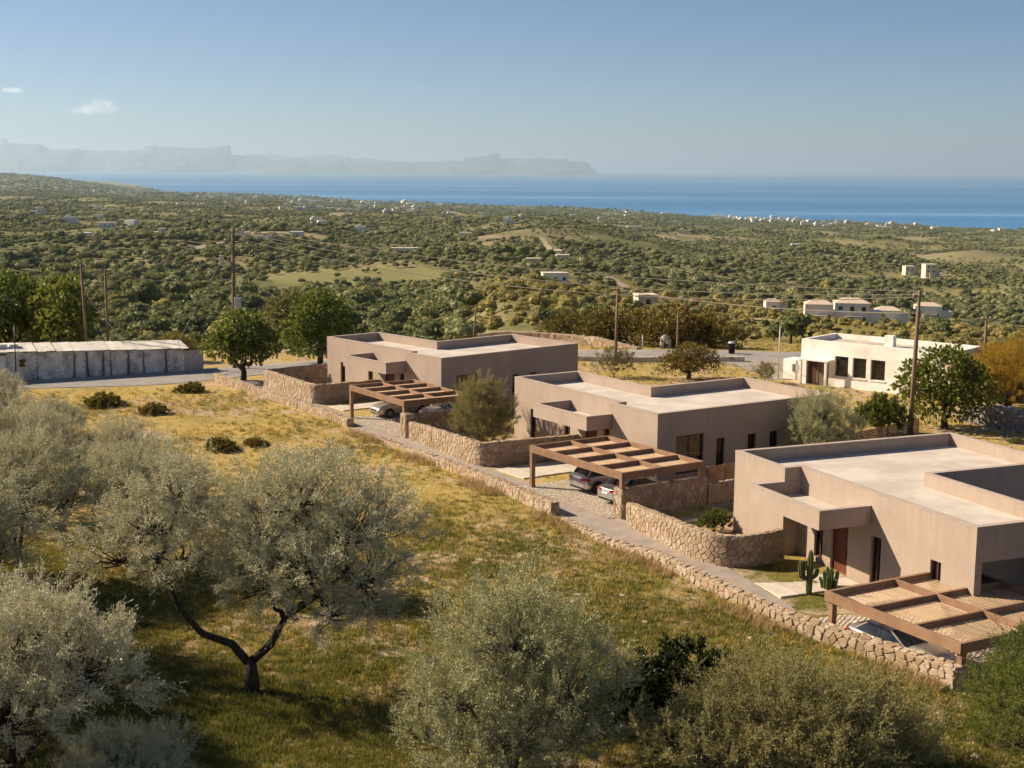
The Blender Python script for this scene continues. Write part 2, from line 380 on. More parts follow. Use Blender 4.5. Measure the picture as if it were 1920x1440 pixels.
def build_island(name, label, Y, outline, depth, mat):
    """outline: (x, height above sea) along the ridge, seen from the land; heights fall to the shore in front and behind"""
    xs = np.array([p[0] for p in outline], float); hs = np.array([p[1] for p in outline], float)
    X = np.linspace(xs[0], xs[-1], 220); H = np.interp(X, xs, hs)
    rng = np.random.default_rng(int(abs(xs[0])))
    for k in range(1, 7): H = H * (1 + 0.010 / k ** 0.5 * np.sin(X / (xs[-1] - xs[0]) * 37 * k + rng.uniform(0, 6)))
    prof = [(-1.0, -0.02), (-0.92, 0.16), (-0.8, 0.30), (-0.6, 0.45), (-0.35, 0.72), (-0.12, 0.95), (0.0, 1.0), (0.3, 0.8), (0.7, 0.4), (1.0, -0.02)]
    V = []; n = len(prof)
    for i, x in enumerate(X):
        for j, (u, w) in enumerate(prof):
            g = 1 + 0.16 * math.sin(i * 0.61 + j * 1.1) * math.sin(i * 0.23 + 2 * j) if 0 < j < n - 1 and abs(u) > 0.05 else 1
            V.append((x + 0.1 * depth * math.sin(i * 0.37 + j), Y + u * depth * (1 + 0.25 * math.sin(i * 0.11)), SEA + w * H[i] * g))
    F = [[i * n + j, i * n + n + j, i * n + n + j + 1, i * n + j + 1] for i in range(len(X) - 1) for j in range(n - 1)]
    me = np_mesh(name, V, F); smooth(me)
    return tag(link(name, me, mat), label, None, None, 'structure')
M('island_rock', (0.10, 0.10, 0.10), (0.055, 0.06, 0.065), 0.0009, 0.95)
_k = 52000 / 2576.0
def oln(pts, Y): return [((x - 960) * Y / 2576.0, (316.5 - y) * Y / 2576.0 + 198) for x, y in pts]
build_island('island', 'hazy long headland with a blunt peak ending in cliffs', 62000, oln([(560, 309), (640, 306), (700, 304), (780, 304), (860, 302), (880, 298), (900, 292), (912, 289.5), (925, 294), (945, 297.5), (975, 297), (1010, 296), (1045, 299), (1072, 301), (1083, 307), (1092, 318), (1100, 324)], 62000), 4500, MATS['island_rock'])
build_island('island', 'hazy mountainous island behind the bay with a flat topped hill', 58000, oln([(-160, 292), (-60, 281), (0, 276), (25, 272), (60, 276), (100, 284), (170, 286.5), (240, 288), (275, 281.5), (320, 279), (350, 286), (362, 286), (385, 279.5), (405, 279), (423, 280), (440, 292), (480, 296), (520, 301), (600, 303), (640, 306), (680, 313), (720, 324)], 58000), 5500, MATS['island_rock'])
build_island('island', 'faint low ridge far behind the bay islands', 70000, oln([(430, 318), (470, 292), (500, 291.5), (560, 297), (600, 294), (625, 293), (655, 298), (720, 301), (800, 318)], 70000), 4500, MATS['island_rock'])

# ------------------------------------------------------------------ haze, the sea air
hz = MB().box(-165000, -3000, -215, 165000, 155000, 1150).mesh('haze')
m, t, n, l = nt('haze_air')
pv = n.new('ShaderNodeVolumePrincipled'); pv.inputs['Color'].default_value = (0.62, 0.83, 1.0, 1)
pv.inputs['Density'].default_value = 2.9e-5; pv.inputs['Anisotropy'].default_value = 0.30
o_ = n.new('ShaderNodeOutputMaterial'); l.new(pv.outputs[0], o_.inputs['Volume'])
HAZE = tag(link('haze', hz, m), None, None, None, 'stuff')

# ------------------------------------------------------------------ roads, lane, yards
def resample(pts, n):
    p = np.array(pts, float); s = np.concatenate([[0], np.cumsum(np.hypot(*np.diff(p[:, :2], axis=0).T))])
    u = np.linspace(0, s[-1], n)
    return np.stack([np.interp(u, s, p[:, k]) for k in range(p.shape[1])], 1)
def smooth_path(pts, it=2):
    p = [np.array(q, float) for q in pts]
    for _ in range(it):
        q = [p[0]]
        for a, b in zip(p[:-1], p[1:]): q += [a * 0.75 + b * 0.25, a * 0.25 + b * 0.75]
        q.append(p[-1]); p = q
    return p
def drape(name, left, right, mat, lift=0.03, n=80, k=8, kind='structure', label=None):
    L = resample(left, n); Rr = resample(right, n); V = []
    for i in range(n):
        for j in range(k + 1):
            q = L[i] + (Rr[i] - L[i]) * j / k; V.append((q[0], q[1], zt(q[0], q[1]) + lift))
    F = [[i * (k + 1) + j, (i + 1) * (k + 1) + j, (i + 1) * (k + 1) + j + 1, i * (k + 1) + j + 1] for i in range(n - 1) for j in range(k)]
    me = np_mesh(name, V, F)
    if np.array([p.normal.z for p in me.polygons]).mean() < 0: me.flip_normals()
    return tag(link(name, me, mat), label, None, None, kind)
M('asphalt', (0.31, 0.285, 0.26), (0.25, 0.235, 0.22), 0.5, 0.95, 0.006, 40, spec=0.15)
M('lane_gravel', (0.37, 0.315, 0.265), (0.29, 0.245, 0.205), 1.3, 0.95, 0.012, 30, spec=0.1)
M('white_paint', (0.75, 0.73, 0.68), (0.55, 0.53, 0.48), 2.0, 0.8)
road_far = smooth_path([(-75, 100), (-55, 109.5), (-43.35, 114.9), (-35.5, 118.8), (-28, 123.8), (-22.2, 127.2), (-15, 133), (-8, 137.2), (0, 138.6), (6.7, 138.2), (13, 138.8), (18.7, 140.4), (24, 140.2), (29.3, 139.4), (40, 141), (60, 146)])
road_near = smooth_path([(-72, 96), (-53, 105.5), (-42.2, 111.4), (-35.8, 112.6), (-29.3, 114.2), (-25.7, 117.2), (-20, 122.5), (-13, 127.6), (-6, 131), (0, 131.8), (6.4, 131.4), (12.3, 130.6), (17.5, 131.6), (23, 130.9), (28, 129.5), (40, 131.5), (62, 137)])
drape('road', road_far, road_near, MATS['asphalt'], 0.035, 140, 6, label='pale asphalt road curving behind the houses')
def edge_line(path, side, w=0.14, off=0.35):
    p = resample(path, 160); d = np.gradient(p, axis=0); nn = np.stack([-d[:, 1], d[:, 0]], 1); nn /= np.linalg.norm(nn, axis=1)[:, None]
    a = p + nn * off * side; b = p + nn * (off + w) * side
    return a, b
a_, b_ = edge_line(road_far, -1); drape('road_marking', a_, b_, MATS['white_paint'], 0.040, 160, 1, label='white edge line along the far side of the road')
drape('side_road', [(17.6, 132.0), (20.6, 128.5), (22.2, 124), (22.3, 119)], [(37, 132.0), (30.5, 127.3), (26.6, 124), (24.7, 119.6)], M('worn_concrete', (0.36, 0.32, 0.27), (0.26, 0.23, 0.19), 0.6, 0.95, 0.01, 20), 0.039, 20, 4, label='worn concrete apron between the road and the old building')
LW_LINE = [(-25.51, 116.0), (-18.33, 105.9), (-14.17, 99.9), (-11.3, 95.9), (-10.9, 93.6), (-7.74, 89.2), (-6.43, 86.3), (-1.83, 78.4), (2.3, 70.8), (4.5, 65.4), (6.99, 61.76), (8.47, 58.1), (11.02, 52.85), (12.0, 51.6)]
LANE_R = [(-22.0, 117.5), (-19.9, 112.5), (-14.6, 104.6), (-11.2, 98.6), (-6.9, 91.9), (-1.9, 83.0), (1.6, 77.6), (5.9, 70.2), (6.3, 68.9), (7.8, 65.4), (9.8, 62.3), (11.4, 58.2), (12.6, 55.4), (13.4, 53.6)]
drape('lane', [(x + 0.25, y) for x, y in LW_LINE], LANE_R, MATS['lane_gravel'], 0.03, 120, 8, label='grey gravel lane between the low wall and the houses')

M('pale_track', (0.40, 0.32, 0.22), (0.32, 0.25, 0.165), 0.05, 0.95)
TRACKS = [[(14, 1300), (30, 1120), (24, 950), (42, 800), (58, 660)], [(40, 600), (56, 500), (46, 430), (66, 360), (60, 300)], [(-380, 1130), (-230, 1030), (-100, 950), (40, 900), (200, 930)], [(-120, 470), (-60, 520), (10, 500), (70, 540)], [(250, 1000), (330, 1080), (420, 1300), (400, 1700)], [(-260, 640), (-180, 720), (-190, 860), (-140, 1000)]]
for k_, tr_ in enumerate(TRACKS):
    p_ = resample(smooth_path(tr_), 90); d_ = np.gradient(p_, axis=0); n_ = np.stack([-d_[:, 1], d_[:, 0]], 1); n_ /= np.linalg.norm(n_, axis=1)[:, None]
    drape('farm_track', p_ + n_ * 2.4, p_ - n_ * 2.4, MATS['pale_track'], 0.5, 90, 2, label='pale dirt track winding between the olive groves')
# ------------------------------------------------------------------ villas
STUCCO = None
def mk_stucco():
    m, t, n, l = nt('beige_stucco'); P = geo_pos(n)
    c = mixrgb(n, l, ramp(n, l, noise(n, l, P, 0.55, 6, 0.6), [(0.3, 0.0), (0.7, 1.0)]), (0.405, 0.322, 0.26), (0.35, 0.275, 0.22))
    mp = n.new('ShaderNodeMapping'); mp.inputs['Scale'].default_value = (1.3, 1.3, 0.10); l.new(P, mp.inputs['Vector'])
    c = mixrgb(n, l, ramp(n, l, noise(n, l, mp.outputs[0], 1.0, 4), [(0.52, 0.0), (0.80, 0.32)]), c, (0.25, 0.19, 0.15))
    sp = n.new('ShaderNodeSeparateXYZ'); l.new(P, sp.inputs[0])
    mp3 = n.new('ShaderNodeMapping'); mp3.inputs['Scale'].default_value = (3.2, 3.2, 0.06); l.new(P, mp3.inputs['Vector'])
    hi = n.new('ShaderNodeMapRange'); l.new(sp.outputs[2], hi.inputs[0]); hi.inputs[1].default_value = 2.6; hi.inputs[2].default_value = 4.2
    st = ramp(n, l, noise(n, l, mp3.outputs[0], 1.0, 5, 0.6), [(0.52, 0.0), (0.78, 0.38)])
    c = mixrgb(n, l, mixrgb(n, l, hi.outputs[0], (0, 0, 0), st), c, (0.235, 0.18, 0.145))
    lo_ = n.new('ShaderNodeMapRange'); l.new(sp.outputs[2], lo_.inputs[0]); lo_.inputs[1].default_value = 0.75; lo_.inputs[2].default_value = -0.1
    c = mixrgb(n, l, mixrgb(n, l, lo_.outputs[0], (0, 0, 0), ramp(n, l, noise(n, l, P, 2.2, 5), [(0.35, 0.1), (0.65, 0.7)])), c, (0.30, 0.225, 0.15))
    finish(n, l, c, 0.92, noise(n, l, P, 9.0, 6, 0.6), 0.025, 0.65, spec=0.15); return m
STUCCO = mk_stucco()
def mk_roof():
    m, t, n, l = nt('roof_screed'); P = geo_pos(n)
    c = mixrgb(n, l, ramp(n, l, noise(n, l, P, 0.5, 6, 0.65, 0.4), [(0.38, 0.0), (0.62, 1.0)]), (0.60, 0.54, 0.475), (0.48, 0.42, 0.36))
    c = mixrgb(n, l, ramp(n, l, noise(n, l, P, 0.23, 5, 0.7), [(0.55, 0.0), (0.7, 0.5)]), c, (0.45, 0.37, 0.31))
    finish(n, l, c, 0.95, noise(n, l, P, 12.0, 4), 0.006, 0.5, spec=0.1); return m
ROOFM = mk_roof()
M('coping_render', (0.44, 0.355, 0.295), (0.38, 0.305, 0.25), 1.5, 0.9)
M('dark_timber', (0.085, 0.038, 0.020), (0.055, 0.024, 0.013), 2.0, 0.6, 0.003, 12, stretch=(1, 1, 0.15))
M('door_timber', (0.16, 0.055, 0.028), (0.10, 0.036, 0.018), 2.0, 0.5, 0.003, 12, stretch=(1, 1, 0.15))
M('window_glass', (0.012, 0.011, 0.010), (0.015, 0.014, 0.012), 1.0, 0.04, spec=0.6)
M('metal_dark', (0.03, 0.03, 0.03), None, 3, 0.4, metal=0.8)
M('plaster_floor', (0.50, 0.42, 0.34), (0.42, 0.35, 0.28), 1.0, 0.9, 0.004, 25)
ROOF_T, ROOF_F = 4.2, 3.58
def facade(mb, p0, p1, z0, z1, openings, depth=0.22):
    """vertical wall from p0 to p1 (seen from its right hand side when walking p0->p1), with openings (s0,s1,za,zb) that get reveals"""
    p0 = Vector(p0); p1 = Vector(p1); L = (p1 - p0).length; u = (p1 - p0) / L; inn = Vector((-u.y, u.x))
    def P(s, z, d=0.0): q = p0 + u * s + inn * d; return (q.x, q.y, z)
    S = sorted(set([0, L] + [v for o in openings for v in o[:2]])); Zs = sorted(set([z0, z1] + [v for o in openings for v in o[2:4]]))
    for a, b in zip(S[:-1], S[1:]):
        for c, d in zip(Zs[:-1], Zs[1:]):
            if any(o[0] <= (a + b) / 2 <= o[1] and o[2] <= (c + d) / 2 <= o[3] for o in openings): continue
            mb.quad(P(a, c), P(b, c), P(b, d), P(a, d))
    for s0, s1, za, zb in [o[:4] for o in openings]:
        mb.quad(P(s0, za), P(s0, za, depth), P(s0, zb, depth), P(s0, zb)); mb.quad(P(s1, za, depth), P(s1, za), P(s1, zb), P(s1, zb, depth))
        mb.quad(P(s0, zb), P(s0, zb, depth), P(s1, zb, depth), P(s1, zb)); mb.quad(P(s0, za, depth), P(s0, za), P(s1, za), P(s1, za, depth))
    return P
def inset(poly, d):
    n = len(poly); out = []
    for i in range(n):
        a = Vector(poly[i - 1]); b = Vector(poly[i]); c = Vector(poly[(i + 1) % n])
        u = (b - a).normalized(); v = (c - b).normalized()
        n1 = Vector((-u.y, u.x)); n2 = Vector((-v.y, v.x))
        out.append(tuple(b + n1 * d + n2 * d) if abs(u.dot(v)) < 0.5 else tuple(b + n1 * d))
    return out
def ring(mb, outer, inner, z):
    n = len(outer)
    for i in range(n):
        j = (i + 1) % n; mb.quad((*outer[i], z), (*outer[j], z), (*inner[j], z), (*inner[i], z))
def skirt(mb, poly, z0, z1, inward=False):
    n = len(poly)
    for i in range(n):
        j = (i + 1) % n
        q = [(*poly[i], z0), (*poly[j], z0), (*poly[j], z1), (*poly[i], z1)]
        mb.quad(*(q[::-1] if inward else q))
def flat_poly(mb, poly, z):
    b = len(mb.v); mb.v += [(*p, z) for p in poly]; mb.f.append(list(range(b, b + len(poly))))
def window(root, P, s0, s1, za, zb, depth, kind='window', mullions=1, shutter=False):
    """frame with panes (or a door leaf) set back in the opening; P maps (s, z, depth)"""
    def slab(mb, a, b, c, d, d0, d1):
        V = [P(a, c, d0), P(b, c, d0), P(b, d, d0), P(a, d, d0), P(a, c, d1), P(b, c, d1), P(b, d, d1), P(a, d, d1)]
        mb.add(V, [[0, 1, 2, 3], [5, 4, 7, 6], [4, 0, 3, 7], [1, 5, 6, 2], [3, 2, 6, 7], [4, 5, 1, 0]])
    fw = 0.07; d0, d1 = depth * 0.55, depth * 0.98; g = 0.003
    if kind == 'door':
        mb = MB(); slab(mb, s0 + g, s0 + fw, za + g, zb - g, d0, d1); slab(mb, s1 - fw, s1 - g, za + g, zb - g, d0, d1); slab(mb, s0 + fw, s1 - fw, zb - fw, zb - g, d0, d1)
        fr = mb.build('door', MATS['dark_timber'], root)
        k = 5; w = (s1 - s0 - 2 * fw) / k
        for i in range(k):
            mb = MB(); slab(mb, s0 + fw + i * w + 0.006, s0 + fw + (i + 1) * w - 0.006, za + 0.01, zb - fw - 0.004, d0 + 0.03, d1 - 0.01); mb.build('plank', MATS['door_timber'], fr)
        mb = MB(); slab(mb, s1 - fw - 0.14, s1 - fw - 0.10, za + 0.85, za + 1.25, d0 - 0.05, d0 + 0.02); mb.build('handle', MATS['metal_dark'], fr)
        return fr
    mb = MB()
    slab(mb, s0 + g, s0 + fw, za + g, zb - g, d0, d1); slab(mb, s1 - fw, s1 - g, za + g, zb - g, d0, d1)
    slab(mb, s0 + fw, s1 - fw, zb - fw, zb - g, d0, d1); slab(mb, s0 + fw, s1 - fw, za + g, za + fw, d0, d1)
    for i in range(mullions):
        c = s0 + (s1 - s0) * (i + 1) / (mullions + 1); slab(mb, c - 0.035, c + 0.035, za + fw, zb - fw, d0 + 0.004, d1 - 0.004)
    fr = mb.build('window', MATS['dark_timber'], root)
    for i in range(mullions + 1):
        w = (s1 - s0) / (mullions + 1); mb = MB(); slab(mb, s0 + i * w + 0.03, s0 + (i + 1) * w - 0.03, za + 0.05, zb - 0.05, d0 + 0.05, d0 + 0.06); mb.build('pane', MATS['window_glass'], fr)
    if shutter:
        k = 14
        for i in range(k):
            z_ = za + 0.1 + (zb - za - 0.2) * i / k
            mb = MB(); slab(mb, s0 + 0.075, s1 - (s1 - s0) * 0.18, z_, z_ + 0.06, d0 + 0.012, d0 + 0.03); mb.build('slat', MATS['pergola_timber'], fr)
    return fr
M('pergola_timber', (0.30, 0.18, 0.11), (0.225, 0.13, 0.075), 1.2, 0.6, 0.004, 14, stretch=(1, 1, 1), spec=0.25, rnd=0.10)
M('slat_timber', (0.54, 0.385, 0.24), (0.46, 0.315, 0.185), 2.0, 0.6, 0.003, 14, rnd=0.10)
def canopy(root, a0, a1, b0, b1, zb, ztp, zf):
    poly = [(a0, b0), (a1, b0), (a1, b1), (a0, b1)]; ins = inset(poly, 0.24)
    mb = MB(); skirt(mb, poly, zb, ztp); ring(mb, poly, ins, ztp); skirt(mb, ins, zf, ztp, True)
    b = len(mb.v); mb.v += [(*p, zb) for p in poly]; mb.f.append([b + 3, b + 2, b + 1, b])
    c = mb.build('canopy', STUCCO, root)
    mb = MB(); flat_poly(mb, ins, zf + 0.002); mb.build('canopy_roof', ROOFM, c)
    cop = inset(poly, -0.02); ci = inset(poly, 0.26)
    mb = MB(); skirt(mb, cop, ztp + 0.002, ztp + 0.035); ring(mb, cop, ci, ztp + 0.035); skirt(mb, ci, ztp + 0.002, ztp + 0.035, True); mb.build('coping', MATS['coping_render'], c)
    return c
def villa(label, pos, yaw, poly, opens, zbase, can, extra=None):
    """poly: footprint counter-clockwise in the villa's own axes (a along the front, b to the back); opens: {edge index: [(s0,s1,z0,z1,kind,mullions,shutter)]}"""
    root = thing('villa', label, 'house', (pos[0], pos[1], 0), -yaw, 'new flat roofed villas in a row')
    n = len(poly); mb = MB(); jobs = []
    for i in range(n):
        ops = opens.get(i, [])
        P = facade(mb, poly[i], poly[(i + 1) % n], zbase, ROOF_T, [o[:4] for o in ops])
        jobs += [(P, o) for o in ops]
    mb.build('wall', STUCCO, root)
    ins = inset(poly, 0.25)
    mb = MB(); ring(mb, poly, ins, ROOF_T); skirt(mb, ins, ROOF_F, ROOF_T, True); mb.build('parapet', STUCCO, root)
    mb = MB(); flat_poly(mb, ins, ROOF_F + 0.002); mb.build('roof', ROOFM, root)
    co = inset(poly, -0.02); ci = inset(poly, 0.27)
    mb = MB(); skirt(mb, co, ROOF_T + 0.003, ROOF_T + 0.04); ring(mb, co, ci, ROOF_T + 0.04); skirt(mb, ci, ROOF_T + 0.003, ROOF_T + 0.04, True); mb.build('coping', MATS['coping_render'], root)
    for P, o in jobs:
        if o[4] == 'none': continue
        window(root, P, o[0], o[1], o[2], o[3], 0.22, o[4], o[5], o[6])
    canopy(root, *can)
    return root
# footprint of the two farther villas; walking order keeps the outside on the right
PA = [(0, 0), (11.754, 0), (11.754, -0.805), (16.29, -0.805), (16.29, 13.37), (8.125, 13.37), (8.125, 5.32), (0, 5.32)]
OPA = {0: [(1.95, 2.6, 0.05, 2.33, 'window', 0, False), (5.85, 6.5, 0.7, 2.33, 'window', 1, False), (8.1, 9.4, 0.02, 2.35, 'door', 0, False), (10.05, 10.65, 0.3, 2.33, 'window', 1, False)],
       3: [(0.63 + 0.805, 2.75 + 0.805, 0.45, 2.77, 'window', 1, True), (3.74 + 0.805, 4.40 + 0.805, 0.30, 2.33, 'window', 1, False), (6.27 + 0.805, 6.95 + 0.805, 0.9, 2.33, 'window', 1, False), (8.09 + 0.805, 8.78 + 0.805, 0.9, 2.33, 'window', 1, False)]}
V1 = villa('beige flat roofed villa farthest along the row, beside the big green trees', (-15.472, 113.912), 0.846, PA, OPA, -0.6, (6.28, 11.96, -2.713, 0.3, 2.7, 3.54, 2.94))
V2 = villa('beige flat roofed villa in the middle of the row', (0.183, 92.177), 0.991, PA, OPA, -0.6, (6.28, 11.96, -2.713, 0.3, 2.7, 3.54, 2.94))
PB = [(0, 0), (4.404, 0), (4.404, 0.895), (16.49, 0.895), (16.49, 5.77), (7.9, 5.77), (7.9, 13.53), (0, 13.53)]
OPB = {2: [(5.7 - 4.404, 6.36 - 4.404, 0.2, 2.3, 'window', 1, False), (7.0 - 4.404, 8.25 - 4.404, -0.14, 2.3, 'door', 0, False), (9.92 - 4.404, 10.62 - 4.404, 0.0, 2.26, 'window', 1, False), (13.86 - 4.404, 14.52 - 4.404, 1.2, 2.23, 'window', 1, False)],
       3: [(0.35, 4.4, -0.8, 2.75, 'none', 0, False)]}
V3 = villa('beige flat roofed villa nearest the camera with cacti at its door', (11.264, 67.774), 1.173, PB, OPB, -1.6, (4.2, 9.81, -1.834, 1.2, 2.7, 3.54, 2.94))
# roof drain and terrace of the near villa's rear court
mb = MB(); mb.quad((14.6, 1.2, -0.9), (14.6, 5.4, -0.9), (14.6, 5.4, 2.75), (14.6, 1.2, 2.75)); mb.quad((14.6, 1.244, -0.9), (16.3, 1.244, -0.9), (16.3, 1.244, 2.75), (14.6, 1.244, 2.75)); mb.quad((16.3, 5.296, -0.9), (14.6, 5.296, -0.9), (14.6, 5.296, 2.75), (16.3, 5.296, 2.75)); mb.quad((14.6, 1.2, 2.752), (16.3, 1.2, 2.752), (16.3, 5.4, 2.752), (14.6, 5.4, 2.752)); mb.build('loggia', STUCCO, V3)
mb = MB(); mb.box(8.0, 5.9, -1.0, 16.3, 13.4, 0.0); mb.build('terrace', MATS['plaster_floor'], V3)
mb = MB(); mb.box(10.2, 8.0, 0.0, 16.0, 8.35, 2.2); mb.build('court_wall', STUCCO, V3)

# ------------------------------------------------------------------ stone walls, stone by stone
def mk_stone(name, c1, c2, c3):
    m, t, n, l = nt(name); oi = n.new('ShaderNodeObjectInfo'); P = geo_pos(n)
    a = ramp(n, l, oi.outputs['Random'], [(0.0, c1), (0.35, c2), (0.6, c3), (0.8, c1), (1.0, c2)])
    v = ramp(n, l, noise(n, l, P, 7.0, 5, 0.65), [(0.3, 0.0), (0.7, 1.0)])
    c = mixrgb(n, l, v, a, mixrgb(n, l, 0.45, a, (0.22, 0.155, 0.10)))
    c = mixrgb(n, l, ramp(n, l, noise(n, l, P, 2.1, 4), [(0.58, 0.0), (0.72, 0.6)]), c, (0.52, 0.46, 0.39))
    finish(n, l, c, 0.92, noise(n, l, P, 18.0, 6, 0.7), 0.03, 0.7, spec=0.15); return m
STONE = mk_stone('field_stone', (0.45, 0.335, 0.225), (0.34, 0.235, 0.145), (0.52, 0.425, 0.32))
M('mortar', (0.36, 0.275, 0.195), (0.27, 0.20, 0.14), 4.0, 0.95, 0.03, 14)
def clip(poly, px, py, nx, ny):
    out = []
    for i in range(len(poly)):
        a = poly[i - 1]; b = poly[i]
        da = (a[0] - px) * nx + (a[1] - py) * ny; db = (b[0] - px) * nx + (b[1] - py) * ny
        if (da <= 0) != (db <= 0):
            t = da / (da - db); out.append((a[0] + (b[0] - a[0]) * t, a[1] + (b[1] - a[1]) * t))
        if db <= 0: out.append(b)
    return out
def cells(U, Vh, su, sv, rng, hfun=None):
    """irregular stones filling 0..U x 0..Vh; hfun(u) gives the top"""
    rows = max(1, round(Vh / sv)); sites = []
    for r in range(-1, rows + 1):
        c = max(1, round(U / su))
        for k in range(-1, c + 1):
            sites.append(((k + 0.5 + 0.5 * (r % 2) - 0.25 + rng.uniform(-0.46, 0.46)) * U / c, (r + 0.5 + rng.uniform(-0.46, 0.46)) * Vh / rows))
    S = np.array(sites); out = []
    for i, (x, y) in enumerate(sites):
        if not (-0.2 * su < x < U + 0.2 * su and -0.2 * sv < y < Vh + 0.2 * sv): continue
        d = np.abs(S[:, 0] - x) / su + np.abs(S[:, 1] - y) / sv; nb = np.argsort(d)[1:13]
        p = [(0, 0), (U, 0), (U, Vh), (0, Vh)]
        for j in nb:
            qx, qy = S[j]; p = clip(p, (x + qx) / 2, (y + qy) / 2, qx - x, qy - y)
            if len(p) < 3: break
        if len(p) < 3: continue
        if hfun is not None:
            xs = [q[0] for q in p]; xm = sum(xs) / len(xs); h0 = hfun(xm - 0.1); h1 = hfun(xm + 0.1)
            p = clip(p, xm, hfun(xm), -(h1 - h0) / 0.2, 1.0)
            if len(p) < 3: continue
        a = 0.5 * sum(p[k - 1][0] * p[k][1] - p[k][0] * p[k - 1][1] for k in range(len(p)))
        if a < 0.12 * su * sv: continue
        out.append((p, a))
    return out
def stone_mesh(poly, area, proud, gap, rng, chamfer=True):
    """polygon in (u, v); returns centre and verts (u, v, depth) and faces"""
    p = np.array(poly); cx = p.mean(0); p = p - cx
    keep = [i for i in range(len(p)) if np.hypot(*(p[i] - p[i - 1])) > 0.03]
    if len(keep) >= 3: p = p[keep]
    r = math.sqrt(area / math.pi)
    if chamfer:
        q = []
        for i in range(len(p)):
            a, b, c = p[i - 1], p[i], p[(i + 1) % len(p)]; q += [b + (a - b) * 0.15, b + (c - b) * 0.15]
        p = np.array(q)
    k = max(0.55, 1 - gap / r); p0 = p * k; n = len(p0)
    tilt = rng.uniform(-0.25, 0.25, 2); pr = proud * rng.uniform(0.55, 1.25)
    V = [(x, y, -0.03) for x, y in p0]
    V += [(x * 0.99, y * 0.99, pr * 0.55 + tilt @ (x, y) * 0.25) for x, y in p0]
    V += [(x * 0.86, y * 0.86, pr + tilt @ (x, y) * 0.3 + rng.uniform(-0.006, 0.006)) for x, y in p0]
    F = []
    for a in (0, n):
        for i in range(n): j = (i + 1) % n; F.append([a + i, a + j, a + n + j, a + n + i])
    F.append([2 * n + i for i in range(n)])
    return cx, V, F
class PathMap:
    def __init__(s, pts):
        s.p = np.array(pts, float)[:, :2]; d = np.hypot(*np.diff(s.p, axis=0).T); s.s = np.concatenate([[0], np.cumsum(d)]); s.L = s.s[-1]
    def at(s, u):
        return np.array([np.interp(u, s.s, s.p[:, 0]), np.interp(u, s.s, s.p[:, 1])])
    def frame(s, u):
        a = s.at(max(0, u - 0.15)); b = s.at(min(s.L, u + 0.15)); t = (b - a) / np.linalg.norm(b - a)
        return s.at(u), t, np.array([t[1], -t[0]])      # normal points to the right of the walking direction
    def tab(s, zb, n=None):
        n = n or max(8, int(s.L / 0.08)); s.tu = np.linspace(0, s.L, n); fr = [s.frame(u) for u in s.tu]
        s.tp = np.array([f[0] for f in fr]); s.tn = np.array([f[2] for f in fr]); s.tt = np.array([f[1] for f in fr])
        return s
    def fr(s, u):
        x = u / s.L * (len(s.tu) - 1); i = min(max(int(x), 0), len(s.tu) - 2); w = min(max(x - i, 0.0), 1.0)
        return s.tp[i] * (1 - w) + s.tp[i + 1] * w, s.tt[i] * (1 - w) + s.tt[i + 1] * w, s.tn[i] * (1 - w) + s.tn[i + 1] * w
STONES_TOTAL = 0
